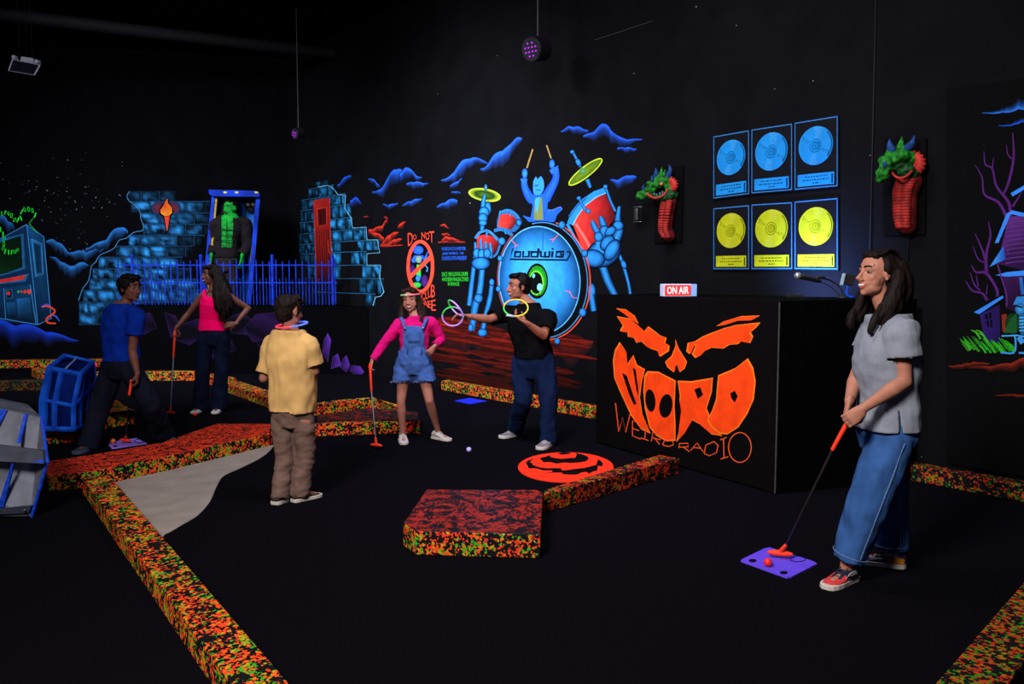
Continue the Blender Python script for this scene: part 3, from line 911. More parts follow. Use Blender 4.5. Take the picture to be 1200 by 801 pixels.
# prohibition sign and slogans
PR.crop(460, 260, 6.68)
OR = (236, 66, 46)
def T(txt, quad, c): PR.text(txt, quad, c)
T('D', [(118, 88), (160, 78), (158, 170), (122, 192)], OR); T('O', [(160, 98), (188, 96), (188, 138), (160, 140)], OR)
T('N', [(226, 80), (256, 78), (256, 130), (228, 138)], OR); T('O', [(258, 82), (288, 80), (288, 142), (258, 142)], OR); T('T', [(284, 74), (326, 72), (322, 168), (292, 152)], OR)
PR.poly([(150, 250), (190, 190), (250, 190), (290, 250), (290, 440), (240, 520), (180, 500), (140, 430)], (5, 5, 14), smooth=3)
PR.blob(200, 220, 42, 34, (44, 110, 225), (30, 70, 190)); PR.poly([(145, 300), (170, 262), (240, 262), (245, 290), (210, 285), (190, 310), (160, 320)], (40, 100, 220))
PR.blob(205, 292, 24, 30, (150, 170, 120), (90, 130, 140))
PR.poly([(240, 290), (285, 215), (262, 300), (240, 320)], (40, 90, 215))
PR.poly([(190, 330), (220, 340), (222, 430), (195, 460), (185, 400)], (40, 200, 60))
PR.blob(155, 372, 24, 40, (70, 34, 120), (40, 20, 80)); PR.blob(250, 460, 26, 48, (80, 40, 130), (50, 24, 90))
PR.blob(200, 440, 18, 26, (60, 150, 230), (40, 100, 200)); PR.blob(190, 492, 34, 22, (60, 200, 70), (40, 150, 60))
PR.stroke([(250, 330), (275, 360), (268, 390)], 7, (80, 160, 225))
PR.ring(218, 348, 96, 195, 27, (240, 70, 48), n=44)
PR.stroke([(135, 432), (305, 268)], 34, (240, 70, 48))
T('THIS', [(100, 560), (205, 560), (205, 605), (100, 612)], OR)
T('C', [(222, 556), (254, 552), (254, 606), (224, 606)], OR); T('L', [(256, 548), (278, 542), (278, 598), (258, 604)], OR); T('U', [(276, 520), (304, 505), (304, 585), (278, 598)], OR); T('B', [(302, 492), (332, 488), (332, 586), (304, 592)], OR)
T('K', [(228, 606), (254, 610), (254, 648), (228, 638)], OR); T('N', [(252, 612), (278, 614), (278, 672), (252, 652)], OR); T('E', [(280, 620), (304, 614), (304, 672), (280, 672)], OR); T('E', [(304, 612), (336, 606), (340, 694), (304, 694)], OR)
PR.build('painted_prohibition_sign', wall_right)
BT = (40, 96, 230); GT = (46, 190, 50)
T('MONROE NC IS NAMED FOR', [(386, 197), (572, 193), (572, 220), (386, 224)], BT)
T('JAMES MONROE - THE', [(390, 238), (556, 234), (556, 259), (390, 263)], BT)
T('COUNTRYS FIFTH PRESIDENT', [(387, 270), (580, 266), (580, 295), (387, 299)], BT)
T('SINCE 1984 LUDWIG DRUMS', [(386, 392), (590, 390), (590, 422), (386, 424)], GT)
T('HAVE BEEN MANUFACTURED', [(388, 432), (595, 432), (595, 464), (388, 463)], GT)
T('IN MONROE', [(434, 470), (522, 471), (522, 500), (434, 498)], GT)
PR.build('painted_slogans', wall_right)

# drum kit with skeleton hands
BN = (40, 132, 205); BND = (10, 44, 90); BNE = (10, 40, 84)
def bone(pts, w, c=BN):
    PR.stroke(pts, [x * 1.15 for x in w] if isinstance(w, list) else w * 1.15, (6, 22, 46), smooth=3)
    PR.stroke(pts, w, c, smooth=3, soft=BND)
def knob(x, y, rx, ry, rot=0, c=BN):
    PR.blob(x, y, rx * 1.12, ry * 1.1, (6, 20, 44), rot=rot)
    PR.blob(x, y, rx, ry, c, BND, rot=rot, off=(-rx * 0.2, -ry * 0.25), mid=(34, 116, 188))
PR.crop(540, 150, 3.08)
# forearms left
bone([(50, 480), (42, 540), (30, 640)], [16, 16, 18]); bone([(78, 500), (68, 590), (52, 640), (40, 730)], [20, 22, 26, 20])
bone([(112, 560), (104, 620), (88, 680), (78, 740)], [14, 18, 16, 18]); knob(112, 556, 9, 13); knob(78, 738, 17, 14); knob(64, 614, 15, 16); knob(36, 720, 9, 14)
# right arm
bone([(505, 480), (530, 550), (560, 610), (590, 670)], [26, 26, 22, 20]); bone([(560, 430), (585, 490), (605, 560), (615, 620)], [12, 12, 11, 10])
knob(588, 492, 9, 16, -20); knob(472, 590, 14, 30); bone([(470, 600), (480, 660)], [22, 20])
# toms left
PR.poly([(140, 300), (190, 300), (218, 335), (195, 375), (130, 362)], (30, 84, 140), smooth=2)
PR.poly([(142, 312), (180, 308), (205, 335), (182, 366), (133, 355)], [(226, 50, 44), (190, 34, 34), (60, 10, 14), (70, 12, 16), (240, 60, 50)])
PR.stroke([(140, 306), (165, 296), (190, 303), (217, 335)], 8, (40, 104, 160), smooth=4); PR.stroke([(120, 370), (150, 366), (190, 388)], 12, (36, 96, 150), smooth=4)
bone([(143, 298), (140, 312)], 7); bone([(183, 298), (177, 318)], 7); bone([(160, 366), (162, 382)], 8); knob(210, 340, 12, 12)
PR.poly([(58, 390), (95, 382), (138, 405), (130, 440), (108, 470), (60, 440)], [(226, 50, 44), (200, 36, 36), (90, 16, 18), (60, 10, 14), (60, 10, 14), (200, 40, 36)])
PR.stroke([(52, 398), (70, 376), (100, 372), (140, 408)], 10, (44, 112, 170), smooth=4); PR.stroke([(108, 468), (128, 455), (142, 420)], 8, (36, 90, 140), smooth=4)
bone([(94, 368), (94, 392)], 8); knob(148, 408, 13, 14)
# left gripping hand
for x, y0, y1 in ((52, 412, 470), (72, 400, 470), (90, 410, 470), (106, 415, 468)):
    bone([(x, y1), (x + 2, (y0 + y1) / 2), (x, y0)], [17, 14, 8])
knob(58, 452, 13, 18); knob(76, 455, 14, 18); knob(95, 452, 13, 17); knob(72, 488, 32, 22)
# pointing hand and cymbal
PR.blob(86, 241, 58, 22, (60, 96, 20), (150, 176, 40), rot=10, mid=(24, 50, 16)); PR.ring(86, 241, 57, 21, 4, (170, 190, 50), rot=10)
PR.blob(90, 214, 6, 12, (60, 150, 190), BND)
bone([(80, 290), (82, 262), (87, 240)], [18, 15, 9]); knob(98, 290, 11, 24); knob(84, 304, 18, 20); knob(80, 325, 16, 18); bone([(80, 335), (76, 368)], [20, 14]); knob(80, 342, 14, 10)
# right cymbal
bone([(404, 86), (418, 112), (432, 140)], [10, 9, 12]); knob(402, 86, 8, 7); knob(424, 124, 9, 14, -25)
bone([(456, 185), (468, 215)], [16, 12])
PR.blob(448, 158, 72, 17, (110, 140, 24), (60, 90, 20), rot=-38); PR.ring(450, 158, 74, 18, 4.5, (170, 186, 44), rot=-38); PR.blob(440, 155, 14, 11, (70, 150, 110), (70, 110, 30), rot=-38)
# big right tom
PR.poly([(398, 330), (440, 262), (520, 232), (560, 320), (530, 360), (480, 430), (446, 450)], [(240, 56, 50), (220, 44, 44), (120, 20, 24), (50, 8, 12), (120, 18, 20), (150, 26, 24), (236, 54, 48)])
PR.stroke([(415, 345), (450, 400), (465, 430)], 14, (255, 110, 100), soft=(236, 54, 48))
PR.poly([(384, 342), (400, 300), (440, 255), (480, 228), (520, 214), (528, 232), (490, 248), (450, 278), (420, 318), (404, 350)], [(44, 140, 214), (34, 116, 188), (20, 76, 130), (34, 116, 188), (50, 150, 220), (44, 140, 214), (30, 104, 170), (20, 76, 130), (34, 116, 188), (44, 140, 214)], smooth=3, edge=None) if False else PR.poly([(384, 342), (400, 300), (440, 255), (480, 228), (520, 214), (528, 232), (490, 248), (450, 278), (420, 318), (404, 350)], (38, 126, 200))
PR.stroke([(404, 350), (420, 318), (450, 278), (490, 248), (528, 232)], 3, (90, 180, 230)); PR.stroke([(392, 320), (420, 280), (455, 250)], 8, (16, 64, 112), soft=(38, 126, 200))
PR.stroke([(384, 345), (410, 395), (440, 440), (452, 452)], 10, (38, 126, 200))
bone([(428, 255), (440, 280), (455, 300)], [9, 9, 11]); knob(460, 300, 9, 8); knob(426, 253, 8, 7); bone([(522, 212), (540, 262), (558, 300)], [10, 9, 10]); knob(522, 212, 8, 8)
# right hand
knob(515, 450, 60, 46, -25); knob(480, 470, 38, 30, 10)
bone([(550, 420), (572, 370), (566, 335), (572, 282)], [34, 26, 22, 10]); knob(568, 352, 18, 17)
bone([(515, 410), (520, 370), (508, 330), (504, 318)], [28, 24, 20, 8]); knob(520, 372, 17, 20, -20)
bone([(495, 425), (498, 390), (480, 350), (474, 334)], [26, 22, 20, 9]); knob(497, 392, 15, 17)
knob(540, 372, 22, 14, -35); knob(530, 415, 30, 22, -50); knob(545, 440, 22, 40, 30)
# drummer
DB = (34, 96, 230)
PR.crop(560, 160, 8.01)
PR.stroke([(515, 118), (460, 295)], 14, (150, 120, 70)); PR.stroke([(645, 80), (688, 205)], 14, (150, 120, 70))
knob2 = lambda x, y, rx, ry: PR.blob(x, y, rx, ry, (50, 136, 230), (24, 70, 180))
knob2(440, 345, 26, 46); knob2(696, 258, 26, 44)
PR.stroke([(435, 390), (440, 470), (480, 560), (520, 600)], [50, 60, 80, 90], DB, smooth=4, soft=(20, 60, 180)); PR.stroke([(730, 300), (730, 400), (680, 500), (630, 590)], [60, 66, 84, 100], DB, smooth=4, soft=(20, 60, 180))
PR.poly([(398, 395), (470, 400), (450, 440), (415, 440)], DB); PR.poly([(670, 315), (755, 270), (745, 340), (690, 350)], DB)
PR.poly([(480, 560), (540, 530), (630, 540), (660, 600), (650, 680), (700, 690), (760, 660), (795, 680), (740, 740), (720, 800), (480, 800), (420, 740), (495, 760), (515, 650)], (28, 84, 214))
PR.poly([(535, 590), (600, 570), (615, 780), (525, 780)], (110, 120, 60)); PR.poly([(545, 560), (580, 560), (575, 640), (555, 720), (540, 640)], (50, 150, 210))
PR.poly([(520, 420), (545, 375), (560, 400), (590, 370), (615, 410), (622, 470), (600, 530), (555, 550), (520, 520)], (46, 130, 220), smooth=2)
PR.stroke([(530, 460), (570, 455)], 10, (16, 50, 130)); PR.stroke([(545, 500), (590, 500)], 8, (20, 60, 140)); PR.poly([(515, 545), (550, 555), (585, 545), (560, 575)], (24, 60, 150))
PR.stroke([(660, 690), (700, 688), (770, 660), (792, 685)], 6, (90, 120, 235), smooth=4)
# bass drum
PR.crop(540, 150, 3.08)
cxd, cyd = 297, 548
PR.blob(cxd, cyd, 164, 214, (6, 8, 12), rot=-4, n=64)
PR.ring(cxd + 4, cyd, 166, 216, 5, (190, 66, 48), rot=-4, n=64, a0=-70, a1=110)
PR.ring(cxd + 2, cyd, 158, 208, 3.5, (60, 120, 170), rot=-4, n=64, a0=-100, a1=120)
PR.ring(cxd - 4, cyd, 160, 208, 5, (110, 50, 70), rot=-4, n=50, a0=120, a1=235)
PR.blob(284, 548, 146, 193, (58, 160, 232), (10, 50, 100), rot=-4, n=64, off=(-10, -10), mid=(44, 140, 216))
PR.ring(284, 548, 146, 193, 4, (80, 160, 210), rot=-4, n=64)
PR.stroke([(296, 356), (296, 440)], 3, (20, 70, 120))
for x, y, r in ((142, 470, 9), (136, 580, 9), (440, 665, 13), (348, 768, 10), (365, 350, 12), (210, 342, 9), (447, 452, 11)):
    knob(x, y, r, r * 1.2)
for pts in (((185, 405), (198, 420), (208, 425)), ((198, 420), (196, 430)), ((352, 383), (338, 400), (330, 412)), ((338, 400), (322, 402)), ((378, 585), (395, 595), (405, 612), (420, 612)), ((395, 595), (392, 585))):
    PR.stroke(list(pts), 2.4, (210, 90, 100))
NV = (8, 20, 44)
# lettering on the drum: hand-built wide letters
def seg(pts, w=8.5): PR.stroke(pts, w, NV)
seg([(188, 434), (177, 473), (386, 476), (396, 450)], 6.5)
seg([(197, 447), (216, 447), (214, 464), (195, 464), (197, 443)]); seg([(226, 443), (224, 464), (245, 464), (247, 443)])
seg([(256, 447), (278, 447), (276, 464), (254, 464), (256, 443)]); seg([(281, 434), (277, 466)])
seg([(288, 443), (289, 464), (303, 464), (305, 446)]); seg([(303, 464), (319, 464), (321, 443)]); seg([(331, 444), (329, 467)]); seg([(332, 433), (331.5, 439)])
seg([(374, 446), (346, 446), (343, 464), (370, 464), (372, 455.5), (358, 455.5)]); seg([(382, 446), (396, 447), (391, 464), (384, 472)], 6)
# green eye
PR.blob(275, 552, 40, 64, (6, 8, 8)); PR.blob(276, 551, 34, 55, (44, 200, 40), (24, 120, 24)); PR.blob(271, 560, 24, 40, (5, 8, 6)); PR.ring(272, 558, 25, 42, 3.5, (120, 210, 60))
for i in range(14):
    a = i * 0.45; PR.stroke([(275 + 26 * math.cos(a), 552 + 43 * math.sin(a)), (275 + 33 * math.cos(a), 552 + 54 * math.sin(a))], 3, (20, 110, 20))
PR.blob(285, 574, 10, 14, (120, 200, 225)); PR.blob(263, 533, 5, 8, (90, 180, 210))
PR.build('painted_drum_kit', wall_right)

# haunted house hanging on the right
pan = thing('mural_panel', 'black cloth panel with painted haunted house at the right edge', 'mural', W(1160, 545, 0.02))
pan.location.z = 0.25; pan['base'] = list(pan.location)
pts = [W(1110, 104, 0.0), W(1330, 76, 0.0), W(1330, 590, 0.0), W(1111, 545, 0.0)]
for q_ in pts[2:]: q_.z = 0.15
m = MB(); m.prism([p - WN * 0.002 for p in pts], [p - WN * 0.022 for p in pts])
m.build('cloth', mat('black_cloth', (0.0028, 0.0028, 0.0034), rough=0.95, spec=0.05, linear=True), pan)
PH = Painter(lambda x, y, o: W(x, y, 0.022 + o), 1.35); PH.ground = [0.0028, 0.0028, 0.0034, 1]
PH.crop(1080, 90, 4.217)
crest(PH, [(300, 180), (380, 178), (450, 165), (520, 150), (700, 120)], [3, 12, 26, 40, 40], (40, 110, 235), dirv=(0, -1))
crest(PH, [(380, 242), (440, 240), (520, 215), (700, 180)], [3, 10, 18, 18], (30, 84, 205), dirv=(0, -1))
PU = (82, 34, 112); PUD = (34, 12, 52)
def branch(pts, w): PH.stroke(pts, w, PU, smooth=4, soft=PUD)
branch([(265, 435), (300, 500), (310, 580), (380, 620), (420, 690)], [3, 8, 12, 16, 22])
branch([(308, 368), (315, 432), (350, 455), (370, 540), (430, 620), (440, 700)], [4, 9, 10, 13, 18, 24])
branch([(356, 400), (350, 450)], [4, 9]); branch([(450, 275), (455, 400), (430, 520), (405, 580)], [6, 14, 16, 12]); branch([(420, 335), (425, 380), (445, 405)], [3, 7, 8]); branch([(495, 572), (450, 640)], [4, 14])
branch([(425, 690), (440, 900)], [26, 30])
PH.crop(1080, 250, 4.217)
branch([(330, 40), (340, 110), (320, 200), (320, 290)], [5, 12, 16, 22]); branch([(265, 100), (300, 180), (315, 230)], [5, 11, 14]); branch([(255, 165), (280, 225), (320, 245)], [4, 9, 10])
branch([(245, 255), (270, 290), (320, 295), (370, 370), (375, 410)], [5, 11, 18, 16, 18]); branch([(220, 335), (250, 380), (300, 395), (325, 430)], [5, 12, 13, 18]); branch([(240, 290), (260, 350), (290, 380)], [4, 9, 10]); branch([(270, 305), (280, 360)], [4, 8]); branch([(325, 350), (320, 400)], [3, 8])
# house
VI = (58, 26, 84)
PH.poly([(430, 20), (700, -40), (700, 330), (380, 250), (385, 200)], [(80, 38, 110), (60, 26, 84), (30, 12, 46), (40, 18, 60), (60, 28, 88)])
for y in range(40, 260, 22): PH.stroke([(415, y + 10), (470, y), (640, y - 14)], 5, (96, 54, 130), smooth=3, soft=VI)
PH.poly([(400, 300), (700, 290), (700, 560), (420, 470)], [(50, 22, 70), (40, 16, 58), (16, 6, 24), (30, 12, 44)])
SB = (46, 120, 232)
PH.poly([(420, 0), (445, -10), (380, 145), (362, 146)], SB); PH.poly([(440, -100), (560, -170), (700, -200), (700, -186), (560, -150), (450, -84)], SB); PH.poly([(430, 0), (445, -16), (560, 10), (700, 20), (700, 34), (560, 26), (446, 4)], SB)
PH.poly([(405, 160), (415, 225), (335, 265)], [(30, 84, 180), (24, 70, 160), (60, 140, 235)]); PH.poly([(365, 305), (420, 290), (700, 262), (700, 292), (420, 312)], SB)
PH.stroke([(490, 315), (500, 400)], 16, (30, 90, 170)); PH.stroke([(405, 125), (430, 200)], 6, PU); PH.stroke([(375, 250), (420, 400), (420, 460)], 7, PU)
PH.poly([(258, 488), (400, 405), (405, 416), (285, 497)], SB)
PH.poly([(288, 500), (385, 450), (390, 640), (312, 630)], [(40, 24, 90), (30, 18, 70), (26, 16, 66), (34, 22, 84)]); PH.poly([(310, 500), (345, 485), (352, 565), (325, 560)], (8, 6, 24)); PH.stroke([(328, 492), (338, 562)], 4, (40, 24, 90)); PH.stroke([(315, 528), (350, 520)], 4, (40, 24, 90))
# grass
for i in range(60):
    x = 200 + i * 4.1; y = 690 - rnd.random() * 40 - (6 if i < 20 else 0)
    PH.stroke([(x + 20, y), (x + 6, y - 20), (x - 12, y - 34 - rnd.random() * 12)], [9, 7, 2], (rnd.randint(20, 50), rnd.randint(90, 165), 26))
for (x, y) in ((255, 575), (290, 590), (205, 630), (280, 575)):
    PH.stroke([(x + 36, y + 45), (x + 14, y + 12), (x - 12, y)], [10, 9, 2], (56, 150, 34), smooth=3)
# figure seated on the porch
PH.poly([(395, 500), (420, 495), (425, 580), (400, 585)], (110, 36, 22)); PH.blob(450, 545, 38, 52, (20, 70, 34), (10, 40, 20)); PH.poly([(405, 590), (440, 520), (470, 490), (470, 590)], (22, 76, 36))
PH.poly([(452, 450), (470, 412), (510, 408), (530, 440), (520, 452)], (40, 120, 190)); PH.blob(488, 472, 26, 30, (60, 150, 215), (24, 80, 140)); PH.stroke([(465, 455), (500, 465)], 8, (8, 20, 40)); PH.poly([(480, 500), (540, 490), (540, 600), (490, 600)], (26, 80, 130))
for i in range(5): PH.stroke([(482, 515 + i * 16), (520, 512 + i * 16)], 6, (70, 160, 220))
PH.stroke([(395, 605), (470, 602), (530, 612)], 7, (60, 150, 215)); PH.stroke([(460, 605), (465, 640), (455, 688), (390, 686)], 9, (50, 130, 200), smooth=3); PH.stroke([(480, 610), (500, 640)], 26, (50, 130, 200)); PH.stroke([(480, 688), (540, 690)], 10, (46, 120, 190))
for pts, h_ in (([(132, 754), (180, 752), (260, 738), (340, 742)], [4, 16, 20, 4]), ([(240, 760), (400, 750), (560, 710), (640, 720)], [4, 30, 50, 30]), ([(360, 900), (460, 895), (620, 915)], [3, 12, 14])):
    crest(PH, pts, h_, (120, 34, 18))
PH.build('painted_haunted_house', pan)
# ================================================================== radio booth desk
DH = 1.372
FL, FR = G(699, 519), G(907, 579)
FLt = V((FL.x, FL.y, 0)); FRt = V((FR.x, FR.y, 0))
BR = W(1070, 480, 0.17); BR.z = 0
fd = (FRt - FLt).normalized(); fn = V((fd.y, -fd.x, 0))
if fn.y > 0: fn = -fn                       # towards the camera
BLc = FLt + WN * (WOFF - 0.17 - FLt.dot(WN))
desk = thing('radio_booth_desk', 'tall black radio booth desk with orange jack-o-lantern lettering on its front', 'desk', FLt)
m = MB(); up = V((0, 0, 1))
plan = [FLt - fn * 0.02, FRt - fn * 0.02, BR, BLc]
m.prism(plan, [p + up * DH for p in plan])
m.build('body', mat('black_booth_board', (0.0016, 0.0016, 0.002), rough=0.85, spec=0.01, linear=True), desk, bevel=0.004)
m = MB()
fp = [FLt - fd * 0.01, FRt + fd * 0.008, FRt + fd * 0.008 - fn * 0.018, FLt - fd * 0.01 - fn * 0.018]
m.prism([p + up * 0.01 for p in fp], [p + up * DH for p in fp])
m.build('front_panel', mat('black_painted_panel', (0.0030, 0.0026, 0.0030), rough=0.85, spec=0.02, linear=True), desk, bevel=0.003)
m = MB(); m.box(FRt + fd * 0.012 + fn * 0.002 + up * (DH / 2), (0.008, 0.008, DH - 0.02), Matrix((fd, fn, up)).transposed())
m.build('corner_highlight', mat('grey_edge_highlight', (70, 68, 70), rough=0.5), desk)  # grey highlight on the corner edge, put in as a thin strip
def DP(x, y, off=0.0): return on_plane(x, y, FLt + fn * off, fn)
PD = Painter(DP, 1.0, off=0.002).crop(680, 310, 2.86)
O1 = (255, 72, 20); OY = (255, 120, 30)
def flame(pts, smooth=0, hl=True):
    PD.poly(pts, OY, smooth=smooth)
    c = (sum(p[0] for p in pts) / len(pts), sum(p[1] for p in pts) / len(pts))
    PD.poly([(p[0] + (c[0] - p[0]) * 0.035 + (2 if p[0] < c[0] else -2), p[1] + (c[1] - p[1]) * 0.035 + (1.5 if p[1] < c[1] else -1)) for p in pts], O1, smooth=smooth)
BK = (7, 6, 7)
flame([(120, 146), (152, 149), (182, 170), (196, 198), (170, 184), (150, 166)])
flame([(122, 172), (165, 180), (190, 200), (215, 222), (228, 206), (250, 222), (265, 235), (290, 245), (285, 262), (299, 272), (297, 290), (280, 300), (268, 309), (262, 290), (235, 281), (220, 272), (205, 257), (188, 262), (180, 245), (160, 241), (158, 225), (132, 222), (142, 203)])
flame([(455, 206), (480, 190), (540, 172), (603, 170), (575, 185), (530, 186), (490, 200)])
flame([(604, 193), (575, 196), (520, 202), (480, 213), (440, 228), (410, 240), (385, 256), (360, 262), (355, 290), (366, 300), (378, 268), (386, 272), (374, 300), (385, 313), (400, 306), (415, 290), (440, 278), (480, 281), (500, 268), (530, 266), (540, 255), (570, 263), (580, 240), (572, 226), (590, 210)])
flame([(319, 250), (330, 280), (358, 325), (350, 348), (334, 360), (325, 332), (316, 345), (314, 361), (292, 344), (284, 325), (306, 305), (319, 272)])
flame([(132, 258), (152, 288), (156, 335), (178, 302), (190, 335), (217, 350), (207, 390), (200, 445), (208, 500), (236, 566), (205, 552), (170, 505), (135, 430), (114, 380), (109, 320), (116, 285)])
PD.poly([(140, 362), (156, 372), (172, 420), (188, 466), (180, 470), (162, 430)], BK); PD.poly([(176, 345), (186, 352), (194, 415), (196, 445), (188, 420)], BK)
flame([(225, 356), (262, 358), (320, 388), (316, 470), (319, 530), (319, 590), (290, 592), (255, 573), (232, 545), (216, 480), (211, 420), (215, 372)])
PD.blob(235, 455, 17, 38, BK, rot=-6); PD.blob(287, 473, 22, 40, BK, rot=8)
flame([(326, 388), (372, 390), (445, 378), (441, 425), (424, 480), (446, 540), (476, 574), (440, 568), (400, 534), (374, 520), (346, 568), (322, 594), (330, 540), (325, 490), (334, 440)])
PD.poly([(382, 418), (402, 410), (412, 436), (394, 450)], BK)
PD.poly([(322, 480), (332, 450), (338, 490), (330, 560), (322, 590)], BK)
flame([(462, 370), (520, 346), (562, 313), (580, 345), (588, 390), (582, 450), (560, 500), (530, 545), (492, 569), (465, 566), (436, 542), (425, 520), (441, 490), (455, 450), (458, 410)])
PD.poly([(503, 430), (518, 422), (528, 440), (518, 462), (506, 448)], BK)
LT = (236, 84, 40)
def letter(*strokes):
    for st in strokes: PD.stroke(list(st), 3.4, LT)
letter([(118, 463), (129, 560), (142, 512), (152, 562), (167, 500)])
letter([(202, 532), (175, 522), (175, 573), (203, 584)], [(175, 548), (197, 556)])
letter([(206, 546), (232, 556)], [(219, 551), (216, 584)], [(203, 580), (229, 589)])
letter([(238, 592), (244, 561), (271, 572), (268, 586), (242, 579)], [(250, 582), (266, 602)])
letter([(276, 603), (284, 585), (310, 591), (312, 603), (294, 609), (276, 603)])
letter([(330, 614), (332, 599), (361, 598), (362, 610), (331, 611)], [(345, 611), (366, 626)])
letter([(370, 622), (391, 597), (412, 626)], [(379, 612), (403, 615)])
letter([(415, 632), (421, 604), (448, 592), (462, 606), (456, 630), (432, 640), (415, 632)])
letter([(469, 587), (491, 578)], [(480, 583), (482, 646)], [(470, 651), (496, 643)])
PD.ring(535, 612, 38, 50, 3.4, LT, n=32)
PD.build('painted_emblem', desk)
lp = W(930, 340, 0.42); lp.z = DH
blo.location = lp + V((0, 0, 0.05)); blo.rotation_euler = (WN * 0.5 + V((0, 0, 0.16))).to_track_quat('-Z', 'Y').to_euler()
ul = thing('uplight', 'small black uplight lying on the booth desk top below the yellow plaques', 'lamp', lp)
m = MB(); m.box(lp + V((0, 0, 0.012)), (0.12, 0.06, 0.024)); m.build('housing', BLACKSOFT, ul, bevel=0.004)

# ON AIR sign
s0, s1 = DP(778, 345, -0.06), DP(811, 345, -0.06)
z0 = DH
sgn = thing('on_air_sign', 'small lit sign box reading ON AIR on top of the radio booth desk', 'sign', V((s0.x, s0.y, z0)))
sx = V((1, 0.10, 0)).normalized(); sy = V((-sx.y, sx.x, 0))
wS = (811 - 778) / 1000 * s0.y; hS = 14.5 / 1000 * s0.y
R_ = Matrix((sx, sy, up)).transposed()
ctr = s0 + sx * wS / 2 + sy * 0.06; ctr.z = z0 + hS / 2
m = MB(); m.box(ctr, (wS, 0.12, hS), R_)
m.build('housing', mat('pale_sign_housing', (190, 200, 235), rough=0.5, emit=0.25), sgn, bevel=0.004)
m = MB(); m.box(ctr - sy * 0.062, (wS * 0.95, 0.006, hS * 0.86), R_)
m.build('lit_face', mat('lit_red_sign_face', (226, 54, 52), emit=0.55, rough=0.5), sgn)
vs, fs = text_mesh('ON AIR')
x0, x1 = min(v[0] for v in vs), max(v[0] for v in vs); y0, y1 = min(v[1] for v in vs), max(v[1] for v in vs)
m = MB(); c_ = ctr - sy * 0.067
P_ = [c_ + sx * ((v[0] - x0) / (x1 - x0) - 0.5) * wS * 0.78 + up * ((v[1] - y0) / (y1 - y0) - 0.5) * hS * 0.58 for v in vs]
m.add(P_, fs); m.build('lettering', mat('lit_white_lettering', (255, 250, 250), emit=1.0), sgn)
m = MB(); c2 = ctr + sx * wS * 0.5
e_ = sx * 0.002
m.box(ctr + sx * (wS / 2 + 0.024) , (0.046, 0.118, hS * 0.98), R_)
m.build('side_panel', mat('lit_blue_sign_side', (120, 160, 240), emit=0.35), sgn, bevel=0.003)

# microphone on its gooseneck
mb_ = W(988, 349, 0.42); mb_.z = DH
mic = thing('microphone', 'black handheld microphone with silver head on gooseneck stand', 'microphone', mb_)
Y = mb_.y
p0, p1 = D(938, 323.5, Y - 0.1), D(960, 329, Y - 0.05)
m = MB(); m.ell(D(935, 323, Y - 0.1), 0.027, n=16, m=12); m.build('mic_grille', mat('silver_mesh', (165, 165, 172), rough=0.35, metal=0.6, scale=200, mottle=0.4), mic, smooth=True)
m = MB(); m.tube([p0, p1], [0.021, 0.015], n=12); m.build('mic_body', BLACKSOFT, mic, smooth=True)
m = MB(); m.tube([D(941, 322.7, Y - 0.12), D(959, 327.6, Y - 0.07)], 0.004, n=6); m.build('highlight_band', CHROME, mic, smooth=True)
m = MB(); m.tube([D(960, 325, Y - 0.05), D(972, 328, Y), D(982, 334, Y), D(987, 342, Y), mb_ + up * 0.0], 0.006, n=8, smooth=5); m.build('gooseneck', BLACKSOFT, mic, smooth=True)
m = MB(); m.tube([D(961, 330, Y - 0.05), D(972, 335, Y - .03), D(982, 344, Y - .02), D(986, 348, Y - 0.02)], 0.0035, n=6, smooth=5); m.build('cable', BLACKSOFT, mic, smooth=True)
m = MB(); m.tube([D(958, 325, Y - 0.05), D(966, 324.5, Y - 0.05)], [0.013, 0.008], n=8); m.build('mic_clip', BLACKSOFT, mic, smooth=True)
m = MB(); m.lathe(mb_, up, [(0.05, 0), (0.05, 0.01), (0.02, 0.02), (0.008, 0.03)]); m.build('stand_base', BLACKSOFT, mic, smooth=True)
# monitor speaker behind
sb = W(995, 349, 0.30); sb.z = DH
mon = thing('booth_monitor', 'small dark monitor on blue clamp behind the microphone', 'monitor', sb)
Y = sb.y
c_ = D(994, 327.5, Y)
Rz = Matrix.Rotation(math.radians(12), 3, 'Y')
m = MB(); m.box(c_, (0.082, 0.05, 0.085), Rz); m.build('screen_case', mat('dark_brown_case', (34, 30, 32), rough=0.6), mon, bevel=0.006)
m = MB(); m.box(D(987.5, 327, Y - 0.02), (0.007, 0.055, 0.09), Rz); m.build('case_edge', mat('pale_case_edge', (150, 175, 195), rough=0.4), mon)
m = MB(); m.tube([c_ - up * 0.04, V((c_.x - 0.01, c_.y, DH + 0.04)), sb + up * 0.0], [0.012, 0.018, 0.014], n=8); m.build('clamp', mat('blue_clamp', (24, 74, 200), rough=0.4), mon, smooth=True)
m = MB(); m.lathe(sb, up, [(0.04, 0), (0.04, 0.012), (0.015, 0.018)]); m.build('clamp_foot', mat('blue_clamp', (24, 74, 200)), mon, smooth=True)

